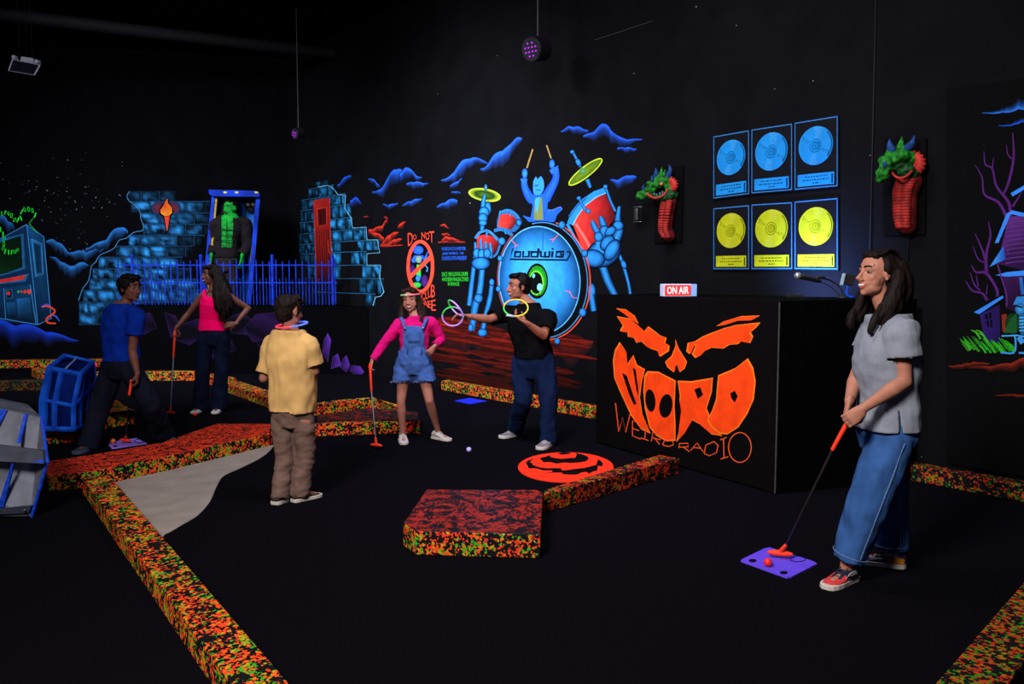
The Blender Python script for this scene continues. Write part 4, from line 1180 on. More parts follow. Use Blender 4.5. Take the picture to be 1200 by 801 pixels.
# ---------------------------------------------------------------- record plaques
def plaque(idx, quad, colr, dark, label):
    tl, tr, br, bl2 = quad
    base = W(bl2[0], bl2[1], 0.0)
    t = thing('record_plaque', label, 'plaque', base, 'framed records above the radio booth')
    P0 = [W(x, y, 0.004) for x, y in quad]
    m = MB(); m.prism([p for p in P0], [p - WN * 0.016 for p in P0])
    m.build('backing_board', mat('plaque_black', (0.0032, 0.0032, 0.0055), rough=0.7, spec=0.1, linear=True), t)
    cc = sum(P0, V((0, 0, 0))) / 4
    P1 = [cc + (p - cc) * 0.965 for p in P0]; P2 = [cc + (p - cc) * 0.935 for p in P0]
    m = MB()
    for i in range(4):
        a, b, c, d = P1[i], P1[(i + 1) % 4], P2[(i + 1) % 4], P2[i]
        m.prism([q - WN * 0.0165 for q in (a, b, c, d)], [q - WN * 0.021 for q in (a, b, c, d)])
    m.build('frame_border', mat('blue_border_paint', (46, 112, 178), rough=0.7, spec=0.1), t)
    def U(a, b, o): 
        p = (P0[3] * (1 - a) + P0[2] * a) * (1 - b) + (P0[0] * (1 - a) + P0[1] * a) * b
        return p - WN * o
    wv = (P0[2] - P0[3]); hv = (P0[0] - P0[3])
    rc = U(0.5, 0.615, 0.0); rr_ = wv.length * 0.385; hw = wv.normalized()
    m = MB(); N = 40
    ring0 = [rc + hw * math.cos(2 * math.pi * i / N) * rr_ + up * math.sin(2 * math.pi * i / N) * rr_ - WN * 0.0165 for i in range(N)]
    m.prism(ring0, [p - WN * 0.006 for p in ring0])
    cm = mat('record_%d' % colr[0], colr, rough=0.65, spec=0.15, mottle=0.15, scale=8)
    rec = m.build('record', cm, t)
    pp = Painter(lambda a, b, o: rc + hw * a * rr_ + up * b * rr_ - WN * (0.0225 + o), 1.0, 0.0005)
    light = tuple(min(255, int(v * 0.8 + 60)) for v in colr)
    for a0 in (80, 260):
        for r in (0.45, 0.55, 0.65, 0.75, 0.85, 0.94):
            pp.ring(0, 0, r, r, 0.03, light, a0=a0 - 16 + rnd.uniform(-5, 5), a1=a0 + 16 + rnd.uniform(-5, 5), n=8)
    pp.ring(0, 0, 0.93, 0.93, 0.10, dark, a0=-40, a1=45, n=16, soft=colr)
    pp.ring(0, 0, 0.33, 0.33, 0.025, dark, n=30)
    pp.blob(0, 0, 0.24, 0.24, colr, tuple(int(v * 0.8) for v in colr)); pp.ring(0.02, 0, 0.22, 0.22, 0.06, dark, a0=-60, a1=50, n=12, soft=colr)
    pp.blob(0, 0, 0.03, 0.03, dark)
    for sgn_, a in ((-1, 150), (1, -28)):
        pts = []
        for i in range(7):
            r = 0.45 + i * 0.075; q = math.radians(a + (9 if i % 2 else -9))
            pts.append((r * math.cos(q), r * math.sin(q)))
        pp.stroke(pts, 0.035, dark)
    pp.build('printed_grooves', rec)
    q = [U(0.09, 0.055, 0.0165), U(0.91, 0.055, 0.0165), U(0.91, 0.225, 0.0165), U(0.09, 0.225, 0.0165)]
    m = MB(); m.prism(q, [p - WN * 0.005 for p in q])
    lab = m.build('title_plate', cm, t)
    pp = Painter(lambda a, b, o: U(0.09 + 0.82 * a, 0.055 + 0.17 * b, 0.0217 + o), 1.0, 0.0004)
    pp.poly([(0.93, 0.08), (0.97, 0.08), (0.97, 0.85), (0.93, 0.85)], dark)
    for b, a0, a1 in ((0.75, 0.2, 0.82), (0.48, 0.14, 0.86), (0.22, 0.42, 0.6)):
        a = a0
        while a < a1:
            w_ = rnd.uniform(0.03, 0.09); pp.stroke([(a, b), (min(a1, a + w_), b)], 0.09, tuple(int(v * 0.45) for v in colr)); a += w_ + 0.025
    pp.build('printed_lines', lab)
BLU = (20, 126, 200); YEL = (166, 172, 18)
xs = [(837, 880), (881.5, 930.5), (932, 984)]
def ey(y, x, xr=984): return y
tops = [(159, 151.5), (151, 143.5), (143, 134.5)]; bots = [(234, 228.5), (228, 224), (224, 219.5)]
tops2 = [(243, 239), (238.5, 235.5), (235, 230.5)]; bots2 = [(316.5, 316.5), (316.5, 316.5), (316.5, 317)]
pos = ('leftmost', 'middle', 'rightmost')
for i in range(3):
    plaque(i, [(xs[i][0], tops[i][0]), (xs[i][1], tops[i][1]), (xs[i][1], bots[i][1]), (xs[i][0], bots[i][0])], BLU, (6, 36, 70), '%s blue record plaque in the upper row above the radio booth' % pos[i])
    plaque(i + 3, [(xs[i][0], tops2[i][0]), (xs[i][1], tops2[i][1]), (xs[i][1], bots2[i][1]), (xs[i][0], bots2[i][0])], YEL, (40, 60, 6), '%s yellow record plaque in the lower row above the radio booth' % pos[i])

# ---------------------------------------------------------------- dragon heads on boards
DG = mat('dragon_green', (22, 104, 24), rough=0.6, spec=0.2, mottle=0.75, scale=22, bump=0.5)
DGD = mat('dragon_dark_green', (12, 60, 22), rough=0.6, spec=0.2, mottle=0.7, scale=24, bump=0.5)
DR = mat('dragon_red', (140, 30, 26), rough=0.6, spec=0.2, mottle=0.5, scale=18, bump=0.4)
DRD = mat('dragon_dark_red', (84, 18, 20), rough=0.6, spec=0.2, mottle=0.6, scale=18, bump=0.4)
DBL = mat('dragon_blue', (26, 60, 120), rough=0.6, spec=0.2, mottle=0.4)
DPK = mat('dragon_lip_red', (176, 42, 38), rough=0.6, spec=0.2)
def dragon(label, board, crop, facing):
    bq = [W(x, y, 0.004) for x, y in board]
    ctr = sum(bq, V((0, 0, 0))) / 4
    t = thing('dragon_head', label, 'sculpture', W((board[2][0] + board[3][0]) / 2, (board[2][1] + board[3][1]) / 2, 0.0))
    m = MB(); m.prism(bq, [p - WN * 0.02 for p in bq]); m.build('mounting_board', mat('mounting_board_black', (0.0022, 0.0022, 0.0026), rough=0.7, spec=0.03, linear=True), t)
    x0, y0, sc = crop
    yb = ctr.y; mpp = yb / 1000.0
    def P(x, y, o): return W(x0 + x / sc, y0 + y / sc, 0.02 + o)
    def r(px): return px / sc * mpp
    m = MB()
    hd = facing
    for e in hd['neck']: pass
    # neck: red belly plates stacked, darker back
    nk = hd['neck']; m2 = MB()
    m2.tube([P(x + hd['back'], y, 0.06) for x, y, w in nk], [(r(w * 0.9), 0.07) for x, y, w in nk], n=14, smooth=3, ref=WD)
    neck = m2.build('neck', DRD, t, smooth=True)
    ncat = catmull([V((x, y, w)) for x, y, w in nk], 4)
    for q in ncat:
        for s_ in (-0.45, 0.35):
            mm = MB(); mm.ell(P(q.x + s_ * q.z * 0.8, q.y, 0.115), (r(q.z * 0.52), 0.03, r(hd['plate'])), Matrix((WD, WN, up)).transposed(), n=10, m=6)
            mm.build('belly_plate', DR, neck, smooth=True)
    m = MB(); RT = Matrix((WD, WN, up)).transposed()
    for (x, y, rx, ry, o) in hd['skull']: m.ell(P(x, y, o), (r(rx), r((rx + ry) / 2), r(ry)), RT)
    m.build('skull', DG, t, remesh=(0.007, 2), disp=(0.016, 28))
    m = MB()
    for (x, y, rx, ry, o) in hd['jaw']: m.ell(P(x, y, o), (r(rx), r((rx + ry) / 2), r(ry)), RT)
    m.build('jaw', DGD, t, remesh=(0.007, 2), disp=(0.014, 30))
    for pts, w_ in hd['horns']:
        m = MB(); m.tube([P(x, y, o) for x, y, o in pts], [r(q) for q in w_], n=9, smooth=3); m.build('horn', DBL, t, smooth=True)
    for (x, y, a, l) in hd['spikes']:
        m = MB(); m.tube([P(x, y, 0.12), P(x + l * math.sin(a), y - l * math.cos(a), 0.12)], [r(l * 0.35), r(2)], n=7); m.build('crest_spike', DG, t, smooth=True)
    # ear frill: a fan of ridges
    ex, ey_, er, a0, a1 = hd['ear']
    m = MB()
    for i in range(7):
        a = math.radians(a0 + (a1 - a0) * i / 6)
        m.tube([P(ex, ey_, 0.08), P(ex + er * math.cos(a) * 0.6, ey_ + er * math.sin(a) * 0.6, 0.10), P(ex + er * math.cos(a), ey_ + er * math.sin(a), 0.08)], [r(er * 0.12), r(er * 0.22), r(er * 0.14)], n=7, smooth=2)
    m.build('ear_frill', DPK, t, smooth=True, remesh=(0.006, 1))
    m = MB(); m.tube([P(x, y, o) for x, y, o in hd['lip']], r(hd['lipw']), n=7, smooth=4); m.build('lip', DPK, t, smooth=True)
    for (x, y, l) in hd['teeth']:
        m = MB(); m.tube([P(x, y, 0.17), P(x, y + l, 0.17)], [r(l * 0.35), r(1)], n=6); m.build('tooth', mat('pale_tooth', (70, 96, 128)), t, smooth=True)
    for (x, y, q) in hd['eyes']:
        m = MB(); m.ell(P(x, y, 0.17), (r(q), r(q), r(q)), RT); m.build('eye', mat('dragon_eye', (190, 110, 70)), t, smooth=True)
dragon('left of the two dragon heads, beside the drum mural', [(771, 197), (802, 194), (800, 283), (768, 285)], (730, 180, 6.68), dict(
    neck=[(345, 375, 62), (335, 430, 62), (322, 520, 58), (318, 590, 55), (340, 650, 48)], back=22, plate=16,
    skull=[(300, 215, 70, 50, .10), (345, 215, 55, 55, .07), (245, 250, 55, 36, .14), (200, 290, 50, 34, .17), (210, 235, 32, 26, .17), (150, 330, 42, 38, .20), (170, 310, 40, 32, .19), (130, 335, 28, 38, .2), (300, 175, 40, 30, .09), (375, 290, 40, 50, .07)],
    jaw=[(340, 340, 70, 38, .10), (390, 310, 35, 55, .07), (280, 345, 60, 26, .14), (225, 330, 40, 24, .15)],
    horns=[([(355, 175, .08), (372, 130, .09), (362, 88, .09)], [26, 18, 3]), ([(255, 180, .12), (262, 145, .14), (255, 112, .14)], [22, 15, 3]), ([(160, 285, .2), (158, 262, .22), (165, 242, .22)], [14, 10, 3]), ([(232, 205, .18), (226, 190, .19), (228, 172, .19)], [12, 8, 3])],
    spikes=[(300, 160, 0.1, 55), (320, 165, 0.3, 45), (275, 170, -0.2, 40)], ear=(365, 245, 62, -75, 60),
    lip=[(178, 292, .20), (200, 322, .20), (245, 347, .19), (295, 338, .18), (335, 305, .15), (352, 275, .11), (370, 262, .10)], lipw=8,
    teeth=[(225, 305, 22), (245, 312, 22), (265, 318, 20), (290, 308, 22), (310, 298, 20)], eyes=[(207, 240, 12), (300, 237, 13)]))
dragon('right of the two dragon heads, above the woman in grey', [(1037, 163, ), (1087, 162), (1085, 275), (1036, 276)], (1010, 150, 5.72), dict(
    neck=[(300, 350, 88), (275, 420, 82), (270, 500, 76), (270, 580, 74), (278, 660, 62)], back=30, plate=19,
    skull=[(250, 190, 75, 48, .16), (200, 220, 60, 42, .22), (165, 240, 46, 34, .27), (300, 150, 45, 35, .10), (145, 215, 30, 26, .26), (180, 170, 22, 22, .22), (145, 305, 42, 50, .28), (125, 320, 26, 50, .28), (170, 280, 42, 24, .26), (330, 200, 40, 50, .09)],
    jaw=[(340, 300, 45, 50, .09), (290, 285, 62, 50, .14), (240, 260, 60, 36, .17)],
    horns=[([(312, 130, .12), (340, 95, .14), (352, 52, .13)], [28, 20, 3]), ([(200, 145, .2), (188, 112, .22), (185, 74, .21)], [30, 20, 3]), ([(155, 250, .3), (152, 238, .31), (160, 225, .31)], [18, 14, 6])],
    spikes=[(255, 130, 0.2, 75), (270, 130, 0.1, 50), (170, 175, -0.1, 30)], ear=(345, 235, 78, -85, 50),
    lip=[(200, 282, .24), (215, 315, .24), (250, 335, .24), (295, 325, .22), (330, 295, .17), (345, 265, .12), (365, 240, .11)], lipw=8,
    teeth=[(240, 292, 22), (262, 290, 26), (285, 282, 24)], eyes=[(150, 212, 10), (212, 200, 10)]))
# small wall sconce
c_ = W(748, 251, 0.05)
sc_ = thing('wall_bracket', 'small black wall bracket with two steel rods left of the dragon head', 'bracket', W(748, 260, 0.0))
RT = Matrix((WD, WN, up)).transposed()
m = MB(); m.box(c_, (0.06, 0.08, 0.13), RT); m.build('body', BLACKSOFT, sc_, bevel=0.008)
m = MB(); m.tube([W(746.5, 245, 0.1), W(746.5, 257, 0.1)], 0.014, n=10); m.build('lens', mat('grey_lens', (62, 60, 58), rough=0.3), sc_, smooth=True)
for y in (242.5, 260):
    m = MB(); m.tube([W(742.5, y, 0.095), W(751.5, y - 0.4, 0.095)], 0.0045, n=6); m.build('steel_rod', CHROME, sc_, smooth=True)

# ---------------------------------------------------------------- raised ledge, fence and monster in its coffin
YL = 13.3; LZ = 1.06
xl = D(126, 400, YL).x; xr = (WOFF - WN.y * YL) / WN.x - 0.03
def wall_y(x): return CORNER.y + (x - CORNER.x) * LD.y / LD.x
P_ = [V((xl, YL, 0)), V((xr, YL, 0)), V((CORNER.x + 0.02, CORNER.y - 0.05, 0)), V((xl, wall_y(xl) - 0.05, 0))]
m = MB(); m.prism(P_, [p + up * LZ for p in P_])
ledge = m.build('rock_ledge', mat('black_ledge', (0.0022, 0.0022, 0.0028), rough=0.95, spec=0.0, linear=True), loc=V(((xl + xr) / 2, YL + 0.5, 0)), label='raised black ledge with painted purple rocks below the blue fence', cat='ledge')
PG = Painter(lambda x, y, o: D(x, y, YL - o), 1.0, 0.004)
VP = (34, 15, 56); VD = (7, 4, 12)
for pts in ([(193, 366), (206, 370), (212, 388), (200, 396)], [(212, 380), (236, 372), (240, 392), (222, 404), (206, 398)], [(268, 372), (284, 366), (296, 376), (290, 392), (272, 390)], [(286, 384), (300, 368), (322, 366), (330, 380), (318, 398), (296, 400)], [(240, 398), (268, 392), (276, 410), (250, 420)], [(300, 400), (330, 392), (340, 412), (312, 424)], [(324, 372), (334, 366), (345, 376), (340, 390)], [(150, 370), (176, 366), (184, 384), (164, 394)]):
    PG.poly(pts, [VP if i % 2 else VD for i in range(len(pts))]); PG.stroke(pts + [pts[0]], 0.6, (40, 20, 58)); PG.build('painted_rock', ledge)
for pts in ([(378, 414), (380, 398), (384, 390), (388, 398), (384, 424)], [(388, 432), (390, 418), (396, 414), (400, 428)], [(399, 430), (402, 420), (406, 416), (410, 428), (406, 436)], [(410, 434), (412, 428), (422, 429), (427, 436), (418, 442)]):
    PG.poly(pts, [(86, 40, 150) if i in (2, 3) else (30, 14, 54) for i in range(len(pts))], edge=(70, 40, 110), ew=0.5); PG.build('painted_crystal', ledge)
FBL = mat('blue_fence_paint', (20, 48, 164), rough=0.8, spec=0.1, mottle=0.5, scale=6)
FBD = mat('dim_blue_fence_paint', (17, 38, 112), rough=0.8, spec=0.1, mottle=0.6, scale=5)
YF = 13.5
fence = thing('picket_fence', 'blue painted iron picket fence on the ledge in front of the green monster', 'fence', V((D(266, 355, YF).x, YF, LZ)))
def zat(py): return D(600, py, YF).z
def bar(name, px, y0, y1, r_, mt_):
    x = D(px, 330, YF).x
    m = MB(); m.tube([V((x, YF, max(LZ, zat(y1)))), V((x, YF, zat(y0)))], r_, n=6, cap=False); return m.build(name, mt_, fence)
for y in (310.5, 331):
    m = MB(); m.box((D(266, y, YF).x, YF, zat(y)), (258 / 1000 * YF, 0.02, 0.018)); m.build('rail', FBL, fence)
i = 0; x = 139.0
while x <= 395:
    if i % 2 == 0: bar('tall_picket', x, 304 + (i % 3), 357, 0.0095, FBL)
    else: bar('short_picket', x, 325 + (i % 3), 357, 0.0085, FBD)
    x += 3.85; i += 1
for x in (155.5, 236, 319.5, 390):
    o = bar('fence_post', x, 301, 357, 0.024, FBL)
    m = MB(); m.ell(V((D(x, 330, YF).x, YF, zat(300))), (0.028, 0.028, 0.03), n=8, m=6); m.build('post_cap', FBL, o, smooth=True)
# coffin
YC = 14.15
cof = thing('open_coffin', 'tall blue open coffin leaning behind the fence around the green monster', 'coffin', V((D(268, 350, YC).x, YC, LZ)))
CBL = mat('coffin_blue_paint', (18, 50, 165), rough=0.8, spec=0.1, mottle=0.6, scale=4)
CIN = mat('coffin_inner_blue', (22, 70, 130), rough=0.8, spec=0.1, mottle=0.8, scale=5)
CYE = mat('coffin_yellow_edge', (170, 140, 30), rough=0.8, spec=0.1, mottle=0.4)
def C_(px, py, dy=0.0): return D(px, py, YC + dy)
zb = LZ + 0.01
def quadbar(name, a, b, w, dep, mt_, par):
    m = MB(); rr2 = [V(p) for p in (a, b)]
    pts = [(a[0], a[1]), (a[0] + w, a[1]), (b[0] + w, b[1]), (b[0], b[1])]
    f = [C_(x, y, dep[0]) for x, y in pts]; g = [C_(x, y, dep[1]) for x, y in pts]
    for q in f + g: q.z = max(q.z, zb)
    m.prism(f, g); return m.build(name, mt_, par, bevel=0.004)
quadbar('side_board', (248, 229), (236, 359), 4.2, (-0.20, 0.25), CBL, cof)
quadbar('side_board', (300, 229), (289, 359), 5.2, (-0.20, 0.25), CBL, cof)
quadbar('back_board', (250, 229), (239, 359), 52, (0.24, 0.27), CIN, cof)
quadbar('yellow_trim', (252.5, 231), (241, 352), 2.4, (-0.19, -0.16), CYE, cof)
quadbar('yellow_trim', (297.5, 262), (292, 315), 2.0, (-0.19, -0.16), CYE, cof)
quadbar('yellow_trim', (277, 312), (274, 352), 2.6, (-0.05, -0.02), CYE, cof)
pts = [(244.5, 222), (300, 223.5), (305, 227), (304, 230.5), (250, 230), (245, 227)]
f = [C_(x, y, -0.30) for x, y in pts]; g = [C_(x, y, 0.27) for x, y in pts]
m = MB(); m.prism(f, g); cap_ = m.build('lid_cornice', CBL, cof, bevel=0.006)
for x in (264, 277.5, 300.5):
    m = MB(); m.box(C_(x, 225.3, -0.305), (0.055, 0.012, 0.03)); m.build('yellow_light', mat('yellow_lens', (200, 190, 80)), cap_)
m = MB(); m.ell(C_(294, 240, 0.2), (0.10, 0.05, 0.14)); m.build('lurking_face', mat('dark_lurker', (10, 18, 26)), cof, smooth=True)
for x in (290.5, 296.5):
    m = MB(); m.ell(C_(x, 239.5, 0.15), (0.03, 0.02, 0.028)); m.build('lurking_eye', mat('pale_lurking_eye', (190, 190, 150)), cof, smooth=True)

# ---------------------------------------------------------------- props at the left
# blue crate: faceted casket-shaped planter
CR_B = mat('crate_blue_paint', (22, 90, 250), rough=0.75, spec=0.1, mottle=0.5, scale=7)
CR_K = mat('crate_blue_black', (6, 26, 96), rough=0.8, spec=0.05, mottle=0.97, scale=5, stretch=(1, 1, 0.35))
crate_z = 0.156
YB = G(75, 505, crate_z).y
cr = thing('casket_crate', 'tall black crate edged in bright blue standing on the splattered block', 'crate', V((G(75, 505, crate_z).x, YB + 0.2, crate_z)))
def CRP(px, py, dy): return D(px, py, YB + dy)
fr = [(58, 431), (94, 438.5), (85.5, 496), (49, 496), (48, 468)]   # front face outline
A = [CRP(57, 431, 0), CRP(94, 438.5, -0.05), CRP(86, 475, -0.05), CRP(86, 500, -0.03), CRP(48.5, 500, 0.02), CRP(48.5, 468, 0.0)]
B = [CRP(76, 416.5, 0.5), CRP(109, 424, 0.42), CRP(112, 445, 0.42), CRP(106, 480, 0.42), CRP(65, 480, 0.5), CRP(64, 460, 0.5)]
for q in A + B: q.z = max(q.z, crate_z)
A[3].z = A[4].z = B[3].z = B[4].z = crate_z
m = MB(); m.prism(A, B); m.build('box', CR_K, cr, bevel=0.004)
def slat(pts, r_=0.02, name='blue_trim'):
    pts = [V((p.x, p.y, max(p.z, crate_z + r_ * 1.1))) for p in pts]
    m = MB(); m.tube(pts, r_, n=6, power=4); m.build(name, CR_B, cr)
def lerp(a, b, t): return a * (1 - t) + b * t
for i in range(6):
    slat([A[i], A[(i + 1) % 6]], 0.022); 
for i in (0, 1, 2, 3): slat([B[i], B[(i + 1) % 6]], 0.018)
for i in (0, 1, 2, 3): slat([A[i], B[i]], 0.02)
slat([lerp(A[0], A[1], .42), lerp(A[5], A[2], .42), lerp(A[4], A[3], .42)], 0.026)
slat([A[5], lerp(A[5], A[2], .5), A[2]], 0.016)
slat([lerp(A[0], A[1], .06), lerp(A[5], A[2], .1), lerp(A[4], A[3], .1)], 0.028); slat([lerp(A[1], B[1], .3), lerp(A[2], B[2], .3), lerp(A[3], B[3], .3)], 0.02)
slat([lerp(A[1], B[1], .62), lerp(A[2], B[2], .62), lerp(A[3], B[3], .62)], 0.02)
m = MB(); m.tube([lerp(A[0], A[1], .5) + up * 0.012, lerp(B[0], B[1], .45) + up * 0.012], 0.008, n=6); m.build('pale_edge', mat('pale_blue_edge', (150, 170, 230)), cr)
# grey faceted capsule at the left edge
YCp = G(20, 607, 0).y
cap = thing('steel_capsule', 'grey steel capsule with blue edges cut by the left edge of frame', 'prop', V((G(-20, 600).x, YCp + 0.25, 0)))
STEEL = mat('scuffed_steel', (108, 112, 128), rough=0.45, spec=0.4, metal=0.2, mottle=0.55, scale=5, bump=0.1)
STEELD = mat('dark_scuffed_steel', (62, 66, 82), rough=0.45, spec=0.4, metal=0.2, mottle=0.5, scale=6)
CPB = mat('capsule_blue_paint', (20, 70, 210), rough=0.6, spec=0.2, mottle=0.4)
def CP(px, py, dy): return D(px, py, YCp + dy)
prof = [(-110, 455), (49, 488), (55.5, 541), (37, 603), (-110, 628)]
dep = [0.18, 0.18, 0.0, 0.02, 0.02]
f = [CP(x, y, d) for (x, y), d in zip(prof, dep)]
midl = CP(-110, 545, -0.05); 
f = [f[0], f[1], f[2], f[3], f[4], midl]
for q in f: q.z = max(q.z, 0.0)
f[3].z = 0.005; f[4].z = 0.005
g = [p + V((-0.40, 0.55, 0)) for p in f]
m = MB(); m.prism(f, g); m.build('hull', STEEL, cap, bevel=0.01)
def strip3(name, pts, mt_, off=-0.012, th=0.014):
    a = [CP(x, y, d + off) for x, y, d in pts]; b = [p + V((0, th, 0)) for p in a]
    for q in a + b: q.z = max(q.z, 0.004)
    m = MB(); m.prism(a, b); m.build(name, mt_, cap)
strip3('blue_rib', [(28, 485, .17), (32, 485.5, .175), (23, 519, .06), (19.5, 519, .06)], CPB); strip3('blue_rib', [(-2, 479, .17), (8, 481, .17), (-6, 506, .08), (-12, 506, .08)], CPB)
strip3('blue_rib', [(14, 541, -.02), (16.5, 541, -.02), (4, 594, .0), (-3, 594, .0)], CPB)
strip3('mid_band', [(-110, 508, .03), (50, 528, .03), (51, 543, -.015), (-110, 534, -.04)], STEELD, off=-0.03, th=0.03)
strip3('blue_patch', [(30, 528, .03), (50, 530.5, .03), (51, 542, -.01), (34, 541, -.01)], CPB, off=-0.034, th=0.01)
strip3('foot_plate', [(-110, 612, .02), (37, 592, .01), (33, 601, .02), (-110, 628, .02)], STEELD, off=-0.02, th=0.02)
m = MB(); m.tube([f[1], f[2], f[3]], 0.011, n=6); m.build('blue_edge', CPB, cap)
m = MB(); m.ell(CP(28.5, 597.5, -0.025), 0.008, n=8, m=6); m.build('bolt', CHROME, cap, smooth=True)

# ---------------------------------------------------------------- hanging lights
FIX = mat('flood_housing', (190, 194, 220), rough=0.5, spec=0.3)
FIXG = mat('flood_glass', (26, 28, 44), rough=0.2, spec=0.5)
yv = 8.0
fl = thing('flood_light', 'grey flood light hanging by wires at the upper left', 'light', D(28, 77, yv))
def FP(px, py, dy=0.0): return D(px, py, yv + dy)
q = [(14, 69), (48, 76), (41, 88.5), (9, 83)]
a = [FP(x, y) for x, y in q]; b = [FP(x, y, 0.12) for x, y in q]
m = MB(); m.prism(a, b); m.build('housing', FIX, fl, bevel=0.006)
cc = sum(a, V((0, 0, 0))) / 4; a2 = [cc + (p - cc) * 0.88 - V((0, 0.004, 0)) for p in a]
m = MB(); m.prism(a2, [p + V((0, .01, 0)) for p in a2]); gl = m.build('glass', FIXG, fl)
m = MB(); q2 = [(24.5, 66), (38, 68), (39.5, 74), (23.5, 71)]; a = [FP(x, y, -0.005) for x, y in q2]; m.prism(a, [p + V((0, .1, 0)) for p in a]); m.build('ballast_box', FIX, fl, bevel=0.004)
for x, y in ((17.5, 67.5), (44, 72.5)):
    m = MB(); m.box(FP(x, y, 0.05), (0.03, 0.05, 0.03)); m.build('hanger_lug', FIX, fl)
for x0, x1 in ((22, 23), (31, 31.5), (34, 38)):
    m = MB(); pt = FP(x1, 68, 0.05); tp = V((FP(x0, 40, 0.05).x, pt.y, CEIL)); m.tube([pt, tp], 0.003, n=5, cap=False); m.build('hanger_wire', mat('black_wire', (24, 22, 26)), fl)
UVL = mat('violet_led', (150, 40, 190), emit=0.9)
UVD = mat('dark_lamp_can', (0.004, 0.003, 0.006), rough=0.6, linear=True)
def par_can(label, px, py, y_, k, cap_px, dots, rod=True):
    t = thing('ultraviolet_lamp', label, 'lamp', D(px, py, y_))
    ax = V((-0.62, -0.72, -0.25)).normalized()
    c_ = D(px, py, y_)
    m = MB(); m.lathe(c_, -ax, [(0.001, 0), (0.12 * k, 0), (0.13 * k, 0.01 * k), (0.13 * k, 0.2 * k), (0.06 * k, 0.26 * k), (0.001, 0.26 * k)], n=20); m.build('lamp_can', UVD, t, smooth=False)
    u = ax.cross(V((0, 0, 1))).normalized(); w_ = u.cross(ax)
    for (a, b) in [(-.35, .75), (.35, .75), (-.8, .25), (-.28, .25), (.28, .25), (.8, .25), (-.8, -.28), (-.28, -.28), (.28, -.28), (.8, -.28), (-.3, -.78), (.3, -.78)]:
        m = MB(); m.ell(c_ + (u * a + w_ * b) * 0.085 * k + ax * 0.003, 0.011 * k, n=6, m=4); m.build('led', UVL, t)
    m = MB(); top = c_ - ax * 0.12 * k; m.tube([top + up * 0.12 * k, V((top.x, top.y, CEIL))], 0.008, n=6, cap=False); m.build('hanging_rod', mat('grey_rod', (60, 60, 64)), t)
    return t
par_can('dark round lamp with violet LEDs on rod high above the drum mural', 622, 58, 9.2, 1.0, None, None)
par_can('small far lamp with violet LEDs high above the castle tower', 345, 157, 12.6, 0.62, None, None)
# ================================================================== people
up = V((0, 0, 1))
def frame(f, u=(0, 0, 1)):
    f = V(f).normalized(); r = f.cross(V(u)).normalized(); u2 = r.cross(f)
    return r, f, u2
def proj(p):
    q = p - CAM
    z = q.y * _c - q.z * _s; yv_ = q.y * _s + q.z * _c
    return CX + F * q.x / z, CY - F * yv_ / z
def head_vol(b, c, f, u, hh, female=False, smile=False, child=False):
    r, f, u = frame(f, u)
    def L(x, y, z): return c + (r * x + f * y + u * z) * hh
    nl = 0.55 if child else 1.0
    R3 = Matrix((r, f, u)).transposed()
    def E(p, q): b.ell(L(*p), tuple(k * hh for k in q), R3, n=18, m=12)
    E((0, -.06, .12), (.335, .40, .38)); E((0, .09, -.12), (.265, .275, .36)); E((0, .15, -.33), (.19, .19, .155)); E((0, .27, -.425), (.085, .075, .07))
    E((-.15, .1, -.3), (.1, .17, .13)); E((.15, .1, -.3), (.1, .17, .13))
    b.tube([L(0, .34, .06), L(0, .36 + .04 * nl, -.04), L(0, .38 + .085 * nl, -.125), L(0, .37 + .03 * nl, -.16)], [.036 * hh, .042 * hh, .056 * hh, .05 * hh], n=10)
    for s in (-1, 1):
        E((s * .052, .40, -.15), (.045, .045, .035)); E((s * .155, .215, -.09), (.105, .10, .095))
        if child: E((s * .17, .17, -.18), (.12, .13, .15))
        else: E((s * .17, .14, -.17), (.105, .125, .16))
        E((s * .335, -.04, -.02), (.035, .085, .135)); b.ell(L(s * .35, -.02, -.11), .04 * hh, n=10, m=8)
        b.tube([L(s * .20, .215, .045), L(s * .135, .312, .078), L(s * .06, .29, .045)], [.018 * hh, .027 * hh, .018 * hh], n=7, smooth=2)
        b.tube([L(s * .20, .215, .005), L(s * .135, .302, -.022), L(s * .07, .285, .0)], [.016 * hh, .024 * hh, .016 * hh], n=7, smooth=2)
        b.tube([L(s * .21, .20, .10), L(s * .12, .30, .115), L(s * .03, .315, .09)], .045 * hh, n=8, smooth=2)
    w, dz = (.125, .02) if smile else (.10, 0)
    b.tube([L(-w, .30, -.235 + dz), L(-.05, .365, -.235), L(0, .385, -.232), L(.05, .365, -.235), L(w, .30, -.235 + dz)], [.018 * hh, .026 * hh, .03 * hh, .026 * hh, .018 * hh], n=8)
    lz = -.31 if smile else -.285
    b.tube([L(-w, .30, -.24 + dz), L(-.05, .355, lz), L(0, .37, lz - .005), L(.05, .355, lz), L(w, .30, -.24 + dz)], [.018 * hh, .028 * hh, .032 * hh, .028 * hh, .018 * hh], n=8)
    return L, R3
